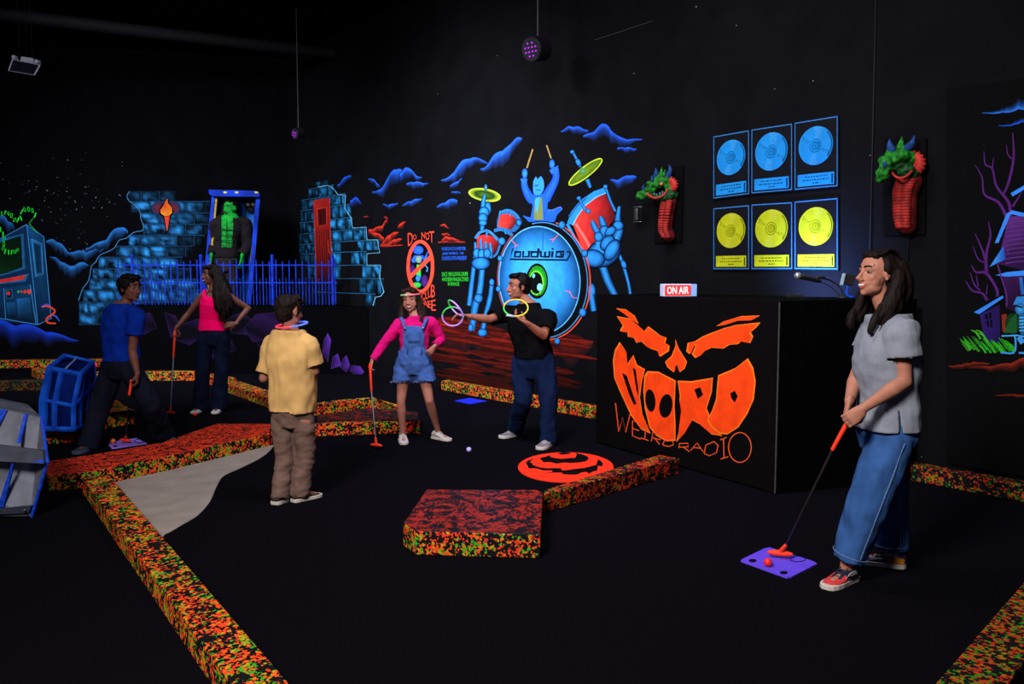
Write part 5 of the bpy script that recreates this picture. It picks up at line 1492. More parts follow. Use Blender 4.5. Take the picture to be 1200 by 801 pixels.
def hand_vol(b, wr, d, pn, ts, k=1.0, curl=0.5, spread=0.0, thumb=0.5):
    X = V(d).normalized(); Z = V(pn); Z = (Z - X * Z.dot(X)).normalized(); Y = Z.cross(X) * ts
    def L(x, y, z): return wr + (X * x + Y * y + Z * z) * k
    b.tube([L(-.02, 0, 0), L(.02, 0, 0), L(.06, .002, 0), L(.088, .002, 0)], [(.021 * k, .019 * k), (.032 * k, .017 * k), (.041 * k, .014 * k), (.039 * k, .011 * k)], n=14, smooth=2, ref=Y)
    for y, ln, i in ((.031, .070, 0), (.0105, .078, 1), (-.0105, .072, 2), (-.031, .056, 3)):
        p = L(.086, y, 0); a = 0.0; pts = [L(.065, y * 0.95, 0), p]
        yo = y * 0.9 * spread
        for s_, fr_ in ((0.45, 0.75), (0.30, 1.0), (0.25, 0.7)):
            a += curl * fr_
            p = p + (X * math.cos(a) + Z * math.sin(a) + Y * yo * 6 * math.cos(a)) * ln * s_ * k
            pts.append(p)
        b.tube(pts, [.0095 * k, .0095 * k, .0088 * k, .0080 * k, .0066 * k], n=8)
    t0, t1 = L(.022, .026, .006), L(.052, .052 - .012 * thumb, .014 + .02 * thumb)
    t2 = t1 + (X * 0.75 + Y * (0.45 - 0.9 * thumb) + Z * (0.15 + 0.6 * thumb)).normalized() * .032 * k
    b.tube([L(.005, .012, .004), t0, t1, t2], [.014 * k, .0145 * k, .0115 * k, .0085 * k], n=8)
def torso_vol(b, rings, r0, r1, inf=0.0, sel=None, smooth=4, depth_inf=None):
    R = [q for i, q in enumerate(rings) if sel is None or i in sel]
    pts = [q[0] for q in R]; n = len(pts)
    P_ = catmull(pts, smooth); di = inf if depth_inf is None else depth_inf
    rad = resample([(q[1] + inf, q[2] + di) for q in R], smooth)
    N = 22; out = []
    for i, (p, (ra, rb)) in enumerate(zip(P_, rad)):
        t = i / (len(P_) - 1); rv = (r0.lerp(r1, t)).normalized()
        a = P_[max(0, i - 1)]; c = P_[min(len(P_) - 1, i + 1)]; ax = (c - a).normalized()
        rv = (rv - ax * rv.dot(ax)).normalized(); fv = ax.cross(rv)
        ring = []
        for k in range(N):
            g = 2 * math.pi * k / N; ca, sa = math.cos(g), math.sin(g); pw = 2.5
            q = (abs(ca) ** pw + abs(sa) ** pw) ** (-1 / pw)
            ring.append(p + rv * ca * q * ra + fv * sa * q * rb)
        out.append(ring)
    b.loft(out)
def finish(name, mb, mats, parent, vox, it, cuts=(), keep=None, disp=None, solid=0.0, extra=None, smooth2=0):
    base = root_base(parent)
    me = mb.mesh(name, base)
    me = eval_mesh(me, [('REMESH', dict(mode='VOXEL', voxel_size=vox)), ('SMOOTH', dict(iterations=it, factor=0.5))])
    bm = bmesh.new(); bm.from_mesh(me)
    if disp:
        amp, sc = disp[0], disp[1]; st = disp[2] if len(disp) > 2 else (1, 1, 1)
        bm.normal_update()
        for v in bm.verts:
            c = v.co
            n1 = noise.noise(V((c.x * sc * st[0] + 3.1, c.y * sc * st[1], c.z * sc * st[2])))
            n2 = noise.noise(V((c.x * sc * 2.3 * st[0], c.y * sc * 2.3 * st[1] + 7, c.z * sc * 2.3 * st[2])))
            v.co = c + v.normal * amp * (n1 + 0.5 * n2)
        bm.normal_update()
    kill = []
    if cuts or keep:
        for f in bm.faces:
            c = f.calc_center_median() + base
            dead = False
            for (p, d, rad) in cuts:
                q = c - p; a = q.dot(d)
                if a > -0.001 and (q - d * a).length < rad and a < (0.04 if rad < 0.14 else rad * 2.2) and (rad >= 0.14 or f.normal.dot(d) > 0.5): dead = True; break
            if not dead and keep and not keep(c, f.normal): dead = True
            if dead: kill.append(f)
        bmesh.ops.delete(bm, geom=kill, context='FACES')
        # smooth the cut edge
        for _ in range(4):
            bv = [v for v in bm.verts if v.is_boundary]
            new = {}
            for v in bv:
                nb = [e.other_vert(v) for e in v.link_edges if e.is_boundary]
                if len(nb) == 2: new[v] = v.co * 0.5 + (nb[0].co + nb[1].co) * 0.25
            for v, c in new.items(): v.co = c
    bm.to_mesh(me); bm.free()
    if solid:
        me = eval_mesh(me, [('SOLIDIFY', dict(thickness=solid, offset=-1.0))])
    me.polygons.foreach_set('use_smooth', [True] * len(me.polygons))
    o = link_mesh(name, me, mats if isinstance(mats, list) else [mats], parent, base)
    if extra:
        for p in o.data.polygons:
            mi = extra(V(p.center) + base)
            if mi: p.material_index = mi
    return o
def shoe(parent, g, d, L_, w, h_, upper, sole, lace, name='shoe', toe=None, patches=None):
    d = V((d.x, d.y, 0)).normalized(); s = V((-d.y, d.x, 0))
    heel = g - d * L_ * 0.27; heel.z = 0.002
    prof = [(0.0, .62, .9), (.06, .8, 1.05), (.2, .86, 1.1), (.33, .86, 1.0), (.5, .95, .72), (.68, 1.0, .52), (.84, .92, .42), (.95, .7, .34), (1.0, .42, .25)]
    m = MB(); rings = []
    for t, ww, hh_ in prof:
        c = heel + d * t * L_; ring = []
        for k in range(14):
            a = 2 * math.pi * k / 14
            x, z = math.cos(a), math.sin(a)
            ring.append(c + s * x * ww * w / 2 * (0.92 if z > 0 else 1.0) + up * (0.018 + max(0, (z * 0.5 + 0.5)) * (h_ * hh_ - 0.018)))
        rings.append(ring)
    m.loft(rings)
    up_o = m.build(name, [upper] + ([toe] if toe else []), parent, smooth=True)
    if toe:
        for p in up_o.data.polygons:
            c = V(p.center) + root_base(parent); t = (c - heel).dot(d) / L_
            if t > 0.62 or (t > 0.3 and c.z < 0.045): p.material_index = 1
    m = MB(); out = []
    for t, ww in ((-.02, .5), (.02, .8), (.12, .94), (.3, .92), (.5, .97), (.7, 1.06), (.86, 1.0), (.97, .78), (1.03, .4)):
        out.append((t, ww))
    ringL = [heel + d * t * L_ + s * ww * w / 2 for t, ww in out]; ringR = [heel + d * t * L_ - s * ww * w / 2 for t, ww in reversed(out)]
    rg = ringL + ringR
    m.prism([V((p.x, p.y, 0.0005)) for p in rg], [V((p.x, p.y, 0.026 * h_ / 0.075)) for p in rg])
    m.build('sole', sole, up_o, bevel=0.004)
    if lace:
        for i in range(4):
            t = 0.38 + i * 0.085; z = h_ * (0.95 - i * 0.14) + 0.004
            c = heel + d * t * L_ + up * z
            m = MB(); m.tube([c - s * w * .2 - up * .006, c + up * .003, c + s * w * .2 - up * .006], 0.004, n=5, smooth=2); m.build('lace', lace, up_o, smooth=True)
    return up_o, heel, d, s

def person(label, d, S):
    """S holds joints as (px, py, depth offset); everything is grown from them."""
    def P(q): return D(q[0], q[1], d + (q[2] if len(q) > 2 else 0.0))
    feet = [G(*q[0]) for q in S['feet']]
    fdir = [(G(*q[1]) - G(*q[0])) for q in S['feet']]
    base = sum(feet, V((0, 0, 0))) / 2; base.z = 0
    t = thing(S.get('name', 'person'), label, S.get('cat', 'person'), base)
    k = S['k']; b = MB()
    rings = [(P(q[:3]), q[3], q[4]) for q in S['torso']]
    (shA, shB) = P(S['arms'][0]['sh']), P(S['arms'][1]['sh'])      # arms[0] is the person's right
    r1 = V(S['rv1']).normalized() if 'rv1' in S else V(((shA - shB).x, (shA - shB).y, 0)).normalized()
    r0 = V(S['rv0']).normalized() if 'rv0' in S else r1
    torso_vol(b, rings, r0, r1)
    hp = P(S['head']); hh = S['hh']; hf = V(S['hf']); hu = V(S.get('hu', (0, 0, 1)))
    HL, R3 = head_vol(b, hp, hf, hu, hh, smile=S.get('smile', False), child=S.get('child', False))
    b.tube([rings[-1][0] - up * 0.03, rings[-1][0], HL(0, -.10, -.32), HL(0, -.08, -.15)], [.062 * k, .052 * k, .048 * k, .05 * k], n=14, smooth=2)
    J = {}
    for i, a in enumerate(S['arms']):
        sh, el, wr = P(a['sh']), P(a['el']), P(a['wr'])
        J[i] = (sh, el, wr)
        ar = a.get('r', 1.0) * k
        tr = rings[-3][0]
        b.tube([sh.lerp(tr, 0.35), sh, sh.lerp(el, .35), sh.lerp(el, .8), el], [.055 * ar, .054 * ar, .046 * ar, .038 * ar, .037 * ar], n=14, smooth=3)
        b.tube([el, el.lerp(wr, .28), el.lerp(wr, .7), wr], [.036 * ar, .039 * ar, .029 * ar, .023 * ar], n=14, smooth=3)
        hd = a['hand']
        hand_vol(b, wr, V(hd[0]), V(hd[1]), hd[2], hd[3] * k, hd[4], hd[5] if len(hd) > 5 else 0.0, hd[6] if len(hd) > 6 else 0.5)
    K = {}
    for i, lg in enumerate(S['legs']):
        hip, kn = P(lg[0]), P(lg[1]); an = V((feet[i].x, feet[i].y, S.get('ankle_z', 0.085)))
        K[i] = (hip, kn, an); lr = S.get('legr', 1.0) * k
        b.tube([hip + up * .03, hip, hip.lerp(kn, .5), kn], [.075 * lr, .086 * lr, .069 * lr, .053 * lr], n=16, smooth=3)
        b.tube([kn, kn.lerp(an, .3), kn.lerp(an, .75), an, an - up * .04], [.052 * lr, .055 * lr, .038 * lr, .034 * lr, .034 * lr], n=16, smooth=3)
        fd_ = V((fdir[i].x, fdir[i].y, 0)).normalized()
        b.tube([an - up * .045 - fd_ * .02, an - up * .055 + fd_ * .06, an - up * .06 + fd_ * .12], [.03 * k, .028 * k, .02 * k], n=10)
    def lips(c):
        q = c - hp; r_, f_, u_ = frame(hf, hu)
        x, y, z = q.dot(r_) / hh, q.dot(f_) / hh, q.dot(u_) / hh
        return 1 if (abs(x) < .12 and y > .33 and -.335 < z < -.212 and abs(x) < .13 - abs(z + .27) * .6) else 0
    skin = S['skin']
    finish('body', b, [skin, S['lips']] + S.get('bodymats', []), t, S.get('vox', 0.005), S.get('it', 3), extra=lips)
    # eyes, brows, teeth
    for s in (-1, 1):
        m = MB(); e = HL(s * .135, .266, .026); er = .058 * hh
        gz = (V(S.get('gaze', hf))).normalized(); gz = (gz + hf.normalized()).normalized()
        gx = gz.orthogonal().normalized(); m.ell(e, er, Matrix((gx, gz.cross(gx), gz)).transposed(), n=18, m=16)
        o = m.build('eye', [mat('eye_white', (112, 104, 100), rough=0.4, spec=0.1), mat('eye_iris', (16, 10, 8), rough=0.3)], t, smooth=True)
        for p in o.data.polygons:
            if ((V(p.center) + base - e).normalized()).dot(gz) > 0.83: p.material_index = 1
        m = MB(); m.tube([HL(s * .20, .285, .145), HL(s * .15, .335, .160), HL(s * .10, .354, .155), HL(s * .05, .36, .135)], [.012 * hh, .018 * hh, .018 * hh, .015 * hh], n=6, smooth=3); m.build('eyebrow', S['hairmat'], t, smooth=True)
    if S.get('smile'):
        m = MB(); m.tube([HL(-.105, .305, -.232), HL(-.05, .372, -.262), HL(0, .39, -.27), HL(.05, .372, -.262), HL(.105, .305, -.232)], [.012 * hh, .026 * hh, .03 * hh, .026 * hh, .012 * hh], n=8, smooth=3)
        m.build('teeth', mat('tooth_white', (215, 208, 200), rough=0.3), t, smooth=True)
    return dict(t=t, P=P, rings=rings, r0=r0, r1=r1, HL=HL, R3=R3, hh=hh, J=J, K=K, feet=feet, fdir=fdir, base=base, f=up.cross(r1).normalized(), k=k, d=d)

def sleeve(b, Q, i, t_end, r0, r1, side_in=0.35):
    sh, el, wr = Q['J'][i]; tr = Q['rings'][-3][0]
    if t_end <= 1: e = sh.lerp(el, t_end); pts = [sh.lerp(tr, side_in), sh, sh.lerp(e, .55), e]
    else: e = el.lerp(wr, t_end - 1); pts = [sh.lerp(tr, side_in), sh, sh.lerp(el, .6), el, e]
    n = len(pts); rr_ = [r0] * 2 + [r0 + (r1 - r0) * (i_ + 1) / (n - 2) for i_ in range(n - 2)]
    ax = (pts[-1] - pts[-2]).normalized()
    b.tube(pts + [e + ax * 0.016], rr_ + [r1], n=16, smooth=3, flat_end=True)
    return (e, ax, r1 * 1.3)
def leg_tube(b, Q, i, radii, end):
    hip, kn, an = Q['K'][i]
    e = kn.lerp(an, end) if end <= 1 else an - up * (an.z - max(0.02, an.z - (end - 1)))
    ax = (e - kn).normalized()
    b.tube([hip + up * .06, hip, hip.lerp(kn, .5), kn, kn.lerp(e, .5), e, e + ax * 0.016], radii + [radii[-1]], n=16, smooth=3, flat_end=True)
    return (e, ax, radii[-1] * 1.4)
def strands(name, Q, paths, r_, mt_, parent=None, smooth=4, jitter=0.0, seed=1, n=6):
    rg = random.Random(seed); m = MB()
    for pts, w in paths:
        pts = [p + V((rg.uniform(-1, 1), rg.uniform(-1, 1), rg.uniform(-1, 1))) * jitter for p in pts]
        m.tube(pts, [r_ * q for q in w], n=n, smooth=smooth)
    return m
HAIR_DK = mat('dark_brown_hair', (22, 15, 13), rough=0.65, spec=0.10, mottle=0.5, scale=60, stretch=(1, 1, 0.15), bump=0.4)
HAIR_BK = mat('black_hair', (12, 9, 10), rough=0.65, spec=0.10, mottle=0.5, scale=60, stretch=(1, 1, 0.2), bump=0.4)
HAIR_BR = mat('brown_hair', (40, 25, 19), rough=0.65, spec=0.10, mottle=0.5, scale=60, stretch=(1, 1, 0.15), bump=0.4)
def hair_cap(m, Q, extra=(), sc=1.0, back=0.0):
    hh = Q['hh']; HL = Q['HL']
    m.ell(HL(0, -.13 + back, .16), (.375 * hh * sc, .42 * hh * sc, .375 * hh * sc), Q['R3'], n=20, m=14)
    m.ell(HL(0, -.24, -.02), (.33 * hh, .27 * hh, .36 * hh), Q['R3'], n=20, m=14)
    for p, r_ in extra: m.ell(HL(*p), tuple(q * hh for q in r_) if isinstance(r_, tuple) else r_ * hh, Q['R3'], n=14, m=10)
def glow(name, label_or_parent, loop, r_, colors, connector=None):
    """closed tube with colour running along it"""
    pass
HAIR_BOY = mat('dark_short_hair', (28, 19, 16), rough=0.65, spec=0.1, mottle=0.5, scale=60, stretch=(1, 1, 0.2), bump=0.4)
def skin(n, c): return mat(n, c, rough=0.55, spec=0.25, mottle=0.08, scale=25)
DENIM = mat('mid_blue_denim', (46, 80, 134), rough=0.9, spec=0.05, mottle=0.28, scale=9, bump=0.1)
DENIM_DK = mat('dark_denim', (20, 30, 58), rough=0.9, spec=0.05, mottle=0.3, scale=9)
DENIM_NV = mat('navy_denim', (16, 30, 64), rough=0.9, spec=0.05, mottle=0.3, scale=9)
DENIM_LT = mat('light_denim', (62, 92, 158), rough=0.9, spec=0.05, mottle=0.25, scale=16, bump=0.1)
WHITE_SHOE = mat('white_canvas', (182, 178, 176), rough=0.7, spec=0.15, mottle=0.06)
WHITE_SOLE = mat('white_rubber', (196, 188, 180), rough=0.6, spec=0.15, mottle=0.05)
THREAD = mat('pale_thread', (110, 135, 180), rough=0.9)

# ---------------------------------------------------------------- woman in grey
S = dict(k=1.0, hh=.226, head=(1026, 321, 0), hf=(-.94, -.30, .06), smile=True, skin=skin('warm_skin', (168, 112, 92)), lips=mat('rosy_lips', (170, 84, 78), rough=0.4), hairmat=HAIR_DK, vox=0.0042, it=5,
    torso=[(1036, 530, 0, .11, .10), (1039, 508, 0, .165, .125), (1041, 465, 0, .135, .10), (1039, 420, 0, .148, .125), (1041, 395, 0, .145, .10), (1042, 381, 0, .12, .075), (1041, 367, 0, .055, .055)],
    arms=[dict(sh=(1027, 388, .15), el=(1004, 440, .12), wr=(995, 470, -.06), hand=((-.25, -.05, -1), (.9, -.3, -.2), 1, .92, 1.05, 0, .4)),
          dict(sh=(1056, 390, -.15), el=(1060, 447, -.17), wr=(1012, 478, -.22), hand=((-.75, .0, -.62), (-.3, .75, -.5), -1, .95, .95, 0, .6))],
    legs=[((1032, 514, .08), (1042, 585, .10)), ((1045, 514, -.07), (1017, 590, -.14))],
    feet=[((1044, 663), (1005, 658)), ((992, 681), (962, 693))])
Q = person('woman in grey top and wide blue jeans holding a putter at the right', 4.33, S)
t, P = Q['t'], Q['P']
JE = DENIM
b = MB(); torso_vol(b, Q['rings'], Q['r0'], Q['r1'], .012, sel=(0, 1, 2), smooth=5)
c1 = leg_tube(b, Q, 0, [.10, .105, .105, .098, .09, .088], .88); c2 = leg_tube(b, Q, 1, [.10, .108, .108, .102, .090, .082], .86)
je = finish('jeans', b, JE, t, 0.008, 4, cuts=[c1, c2, (P((1041, 470, 0)), up, .4)], disp=(.012, 11, (1, 1, .5)), solid=.004)
for i, off in ((1, -1), (0, -1)):
    hip, kn, an = Q['K'][i]
    n_ = V((0.1, -1, 0)).normalized()
    m = MB()
    pts = [hip + n_ * .118 + V((.0, 0, 0)), hip.lerp(kn, .5) + n_ * .118, kn + n_ * .112, kn.lerp(an, .45) + n_ * .102, kn.lerp(an, .82) + n_ * .094]
    m.tube(pts, .0018, n=5, smooth=6); m.build('side_seam', THREAD, je, smooth=True)
    e = kn.lerp(an, .83 if i == 0 else .81); ax = (an - kn).normalized(); rr_ = .0915 if i == 0 else .0885
    u_ = ax.orthogonal().normalized(); w_ = ax.cross(u_)
    m = MB(); m.torus([e + (u_ * math.cos(a * .314) + w_ * math.sin(a * .314)) * rr_ for a in range(20)], .0018, n=5); m.build('hem_stitch', THREAD, je, smooth=True)
GREY = mat('grey_waffle_knit', (128, 133, 146), rough=0.95, spec=0.03, mottle=0.08, scale=120, bump=0.10)
b = MB(); torso_vol(b, Q['rings'][:-1] + [(Q['rings'][-1][0], .075, .07)], Q['r0'], Q['r1'], .03, sel=(1, 2, 3, 4, 5, 6), depth_inf=.034)
c0 = sleeve(b, Q, 0, .42, .085, .088); c1 = sleeve(b, Q, 1, .45, .088, .09)
hem = P((1040, 500, 0))
tee = finish('knit_top', b, GREY, t, 0.008, 4, cuts=[c0, c1, (P((1039, 366.5, 0)), up, .19), (hem, -up, .5)], keep=lambda c, n: not (n.y < 0 and proj(c)[1] > 480 and abs(proj(c)[0] - 1054 - (proj(c)[1] - 480) * .06) < .7 + (proj(c)[1] - 480) * .05), disp=(.014, 8), solid=.005)
# hair
m = MB(); HL = Q['HL']; hh = Q['hh']
hair_cap(m, Q, extra=[((.0, .12, .40), (.24, .16, .11)), ((-.3, -.09, .14), (.09, .17, .2)), ((.3, -.09, .14), (.09, .17, .2)), ((0, -.36, .1), (.30, .2, .3))])
m.tube([HL(-.1, -.35, .1), HL(-.12, -.48, -.2), HL(-.12, -.50, -.6), HL(-.15, -.42, -.95)], [.36 * hh, .38 * hh, .33 * hh, .2 * hh], n=16, smooth=4)
for (x, y0, y1, y2, zl, w) in ((-.36, -.24, -.06, .08, -1.12, .14), (-.38, -.28, -.14, -.04, -1.2, .16), (-.32, -.2, .06, .24, -1.36, .09), (-.36, -.28, -.25, -.22, -1.0, .16), (.3, -.05, .12, .28, -1.25, .11), (.34, -.2, -.1, .05, -1.1, .14)):
    m.tube([HL(x * .8, y0 - .1, .2), HL(x * 1.05, y0, -.25), HL(x * 1.1, y1, -.7), HL(x * 1.0, y2 + .05, zl + .12), HL(x * .95, y2 - .03, zl)], [w * hh, w * hh, w * .95 * hh, w * .7 * hh, w * .25 * hh], n=10, smooth=4)
hr = finish('hair', m, HAIR_DK, t, 0.005, 2, disp=(.010, 26, (1, 1, .25)))
rg = random.Random(5); m = MB()
for i in range(46):
    x = rg.choice((-1, -1, 1)) * rg.uniform(.30, .43); y = rg.uniform(-.48, -.16); zl = rg.uniform(-1.35, -.8); w = rg.uniform(-.12, .12)
    m.tube([HL(x * .8, y, .25), HL(x * 1.08, y + .02, -.3), HL(x * 1.12, y + .08 + w, -.75), HL(x * 1.0, y + .16 + w * 1.6, zl)], [.018 * hh, .022 * hh, .02 * hh, .006 * hh], n=5, smooth=4)
for i in range(26):
    y = rg.uniform(-.3, .2); x = rg.uniform(-.3, .3)
    m.tube([HL(x, .22 - abs(x) * .3, .42), HL(x * 1.15, -.1, .545), HL(x * 1.2, -.42, .3), HL(x * 1.15, -.56, -.1)], [.012 * hh, .02 * hh, .02 * hh, .012 * hh], n=5, smooth=4)
m.build('hair_locks', HAIR_DK, hr, smooth=True)
# shoes
RED = mat('coral_red_leather', (196, 58, 58), rough=0.5, spec=0.3); NAVY = mat('navy_leather', (28, 32, 62), rough=0.5, spec=0.3); YEO = mat('amber_leather', (220, 130, 16), rough=0.5)
so, heel, dd_, ss = shoe(t, Q['feet'][1], Q['fdir'][1], .255, .098, .078, NAVY, WHITE_SOLE, BLACKSOFT, toe=RED)
def patch(par, heel, d, s, pts, side, w, mt_, name):
    m = MB(); P3 = [heel + d * a + s * side * w + up * z for a, z in pts]; m.prism(P3, [p + s * side * .004 for p in P3]); m.build(name, mt_, par)
sgn_ = 1 if ss.dot(V((1, -0.6, 0))) > 0 else -1
patch(so, heel, dd_, ss, [(.05, .032), (.12, .03), (.15, .045), (.11, .065), (.05, .068)], sgn_, .0435, WHITE_SHOE, 'side_patch')
patch(so, heel, dd_, ss, [(.04, .036), (.10, .036), (.16, .056), (.10, .048), (.06, .05)], sgn_, .0475, BLACKSOFT, 'side_stripe')
so, heel, dd_, ss = shoe(t, Q['feet'][0], Q['fdir'][0], .25, .095, .078, WHITE_SHOE, WHITE_SOLE, BLACKSOFT, toe=NAVY)
sgn_ = 1 if ss.y < 0 else -1
patch(so, heel, dd_, ss, [(.005, .03), (.075, .03), (.055, .055), (.01, .06)], sgn_, .0405, YEO, 'heel_patch')
patch(so, heel, dd_, ss, [(.055, .05), (.15, .052), (.15, .058), (.06, .062)], sgn_, .0415, BLACKSOFT, 'side_stripe')
patch(so, heel, dd_, ss, [(-.004, .055), (.03, .062), (.02, .085), (-.004, .085)], sgn_, .034, NAVY, 'heel_tab')
foot = G(914, 652, .014)
putter('putter with orange grip and head held by the woman in grey', P((1001, 480, -.195)), P((976, 526, -.12)), foot, (1, -.35, 0), L=.115)

# ---------------------------------------------------------------- man in black tee
S = dict(k=1.04, hh=.238, head=(607, 335.5, 0), hf=(-.90, -.42, -.04), smile=True, skin=skin('tanned_skin', (158, 98, 80)), lips=mat('dull_lips', (150, 78, 72), rough=0.4), hairmat=HAIR_BK,
    torso=[(625, 443, 0, .11, .10), (626, 425, 0, .165, .125), (624, 402, 0, .155, .115), (620, 382, 0, .185, .13), (619, 369, 0, .165, .105), (619, 360.5, 0, .10, .075), (617, 353, 0, .062, .06)],
    arms=[dict(sh=(594, 367, .10), el=(573, 374, -.04), wr=(549, 370.5, -.16), hand=((-1, -.1, .12), (0, -.3, -1), 1, 1.0, .55, 0, .7)),
          dict(sh=(643, 373, -.12), el=(637, 393, -.28), wr=(617, 378, -.42), hand=((-.85, -.1, .5), (-.1, -.2, 1), -1, 1.0, .6, 0, .8))],
    legs=[((613, 430, .06), (613, 467, -.02)), ((638, 430, -.06), (643, 470, -.10))],
    feet=[((604, 510), (586, 514)), ((642, 522), (629, 529))])
Q = person('man in black tee leaning forward with glow rings in front of the drum mural', 7.75, S)
t, P = Q['t'], Q['P']; MAN = Q
b = MB(); torso_vol(b, Q['rings'], Q['r0'], Q['r1'], .01, sel=(0, 1, 2), smooth=5)
c1 = leg_tube(b, Q, 0, [.10, .108, .10, .085, .078, .078], 1.035); c2 = leg_tube(b, Q, 1, [.10, .108, .10, .085, .078, .078], 1.035)
finish('jeans', b, DENIM_NV, t, 0.01, 4, cuts=[c1, c2, (P((625, 408, 0)), up, .4)], disp=(.012, 11, (1, 1, .5)), solid=.004)
BTEE = mat('black_cotton', (9, 9, 12), rough=0.95, spec=0.05, mottle=0.2, scale=8)
b = MB(); torso_vol(b, Q['rings'][:-1] + [(Q['rings'][-1][0], .075, .075)], Q['r0'], Q['r1'], .018, sel=(1, 2, 3, 4, 5, 6))
c0 = sleeve(b, Q, 0, .75, .078, .078); c1 = sleeve(b, Q, 1, .72, .078, .08)
finish('tee_shirt', b, BTEE, t, 0.009, 4, cuts=[c0, c1, (P((617, 354, 0)), up, .2), (P((625, 419, 0)), -up, .5)], disp=(.014, 8), solid=.005)
m = MB(); hair_cap(m, Q, extra=[((0, .12, .43), (.29, .2, .08)), ((-.16, .18, .39), (.13, .12, .07)), ((.16, .18, .39), (.13, .12, .07)), ((0, .22, .38), (.18, .1, .07)), ((.31, .02, .05), (.05, .1, .16)), ((-.31, .02, .05), (.05, .1, .16))])
finish('hair', m, HAIR_BK, t, 0.006, 3, disp=(.006, 26))
GSH = mat('grey_knit_shoe', (112, 112, 120), rough=0.9, mottle=0.15, scale=60)
for i in (0, 1): shoe(t, Q['feet'][i], Q['fdir'][i], .29, .108, .078, GSH, WHITE_SOLE, WHITE_SHOE)

# ---------------------------------------------------------------- girl in overalls
S = dict(k=.84, hh=.214, head=(481, 351, 0), hf=(-.16, -.97, -.06), hu=(-.06, 0, 1), smile=True, child=True, skin=skin('light_skin', (172, 112, 96)), lips=mat('pink_lips', (176, 84, 84), rough=0.4), hairmat=HAIR_BR, legr=.92,
    torso=[(486, 438, 0, .09, .08), (486, 425, 0, .132, .10), (485, 407, 0, .118, .09), (486, 391, 0, .128, .095), (487, 381, 0, .122, .08), (487, 374.5, 0, .10, .06), (485, 368.5, 0, .042, .042)],
    arms=[dict(sh=(468, 380, 0), el=(449, 404, -.02), wr=(436, 422, -.10), r=.95, hand=((-.25, -.2, -1), (.4, .3, -.4), 1, .95, .95, 0, .6)),
          dict(sh=(506, 378, 0), el=(517, 397, .06), wr=(509, 406, -.08), r=.95, hand=((-.55, -.35, -.7), (-.5, .8, .1), -1, .95, 1.2, 0, .8))],
    legs=[((474, 432, 0), (470, 470, -.02)), ((496, 432, 0), (503, 469, -.05))],
    feet=[((472, 517), (474.5, 523)), ((513, 514), (536, 518.5))])
Q = person('girl in pink top and denim overalls leaning on a putter', 7.83, S)
t, P = Q['t'], Q['P']; KID = Q
PINK = mat('hot_pink_knit', (206, 18, 110), rough=0.95, spec=0.03, mottle=0.12, scale=40)
b = MB(); torso_vol(b, Q['rings'][:-1] + [(Q['rings'][-1][0], .055, .055)], Q['r0'], Q['r1'], .010, sel=(1, 2, 3, 4, 5, 6))
c0 = sleeve(b, Q, 0, 1.88, .058, .036); c1 = sleeve(b, Q, 1, 1.8, .058, .036)
finish('pink_top', b, PINK, t, 0.008, 3, cuts=[c0, c1, (P((485, 369.5, 0)), up, .16), (P((486, 432, 0)), -up, .5)], disp=(.010, 12), solid=.004)
b = MB(); torso_vol(b, Q['rings'], Q['r0'], Q['r1'], .024, sel=(0, 1, 2, 3, 4))
e1 = leg_tube(b, Q, 0, [.085, .098, .10, .10, .10, .10], .02); e2 = leg_tube(b, Q, 1, [.085, .098, .10, .10, .10, .10], .02)
def keep_overall(c, n):
    x, y = proj(c)
    if y > 446.5 + 0.8 * math.sin(x * 1.7): return False
    front = n.y < -0.05
    if y < 411:
        if not front: return False
        lo = 472.5 if y < 404 else 472.5 - (y - 404) * .5; hi = 497.5 if y < 404 else 497.5 + (y - 404) * .4
        if not (lo < x < hi): return False
        if y < 381.5: return False
    return True
ov = finish('denim_overalls', b, DENIM_LT, t, 0.008, 3, keep=keep_overall, disp=(.008, 14), solid=.004)
for x0, x1, xs_ in ((474.5, 470, 0), (495.5, 501, 1)):
    m = MB(); m.tube([P((x0, 384, -.118)), P((x0 + (x1 - x0) * .5, 377, -.098)), P((x1 + (1 if xs_ else -.5), 371.5, -.02)), P((x1, 376, .08))], [(.014, .004)] * 4, n=8, smooth=4, ref=V((1, 0, 0))); m.build('shoulder_strap', DENIM_LT, ov, smooth=True)
    m = MB(); m.ell(P((x0, 384.5, -.124)), (.008, .005, .008)); m.build('button', CHROME, ov, smooth=True)
m = MB(); m.box(P((485, 395, -.126)), (.11, .006, .075)); m.build('bib_pocket', DENIM_LT, ov, bevel=.002)
for x in (477.5, 494): 
    m = MB(); m.box(P((x, 411, -.125)), (.012, .006, .035)); m.build('pocket_tab', mat('dark_denim_tab', (36, 56, 104)), ov)
rg = random.Random(9); m = MB()
for i in range(60):
    x = 457.5 + 49 * i / 60; dy = -.09 + .0
    p = P((x, 446.2 + .5 * math.sin(i), -.10 + .07 * abs(((x - 482) % 25) / 12.5 - 1) ** 2)); m.tube([p, p - up * .014 + V((rg.uniform(-.006, .006), 0, 0))], .0022, n=4, cap=False)
m.build('frayed_hem', mat('frayed_threads', (120, 140, 190)), ov); ov.children[-1]['kind'] = 'stuff'
m = MB(); HL = Q['HL']; hh = Q['hh']
hair_cap(m, Q, extra=[((0, .08, .43), (.22, .26, .09)), ((-.2, .14, .36), (.16, .18, .12)), ((.2, .14, .36), (.16, .18, .12)), ((.31, .03, .08), (.06, .16, .24)), ((-.31, .03, .08), (.06, .16, .24))])
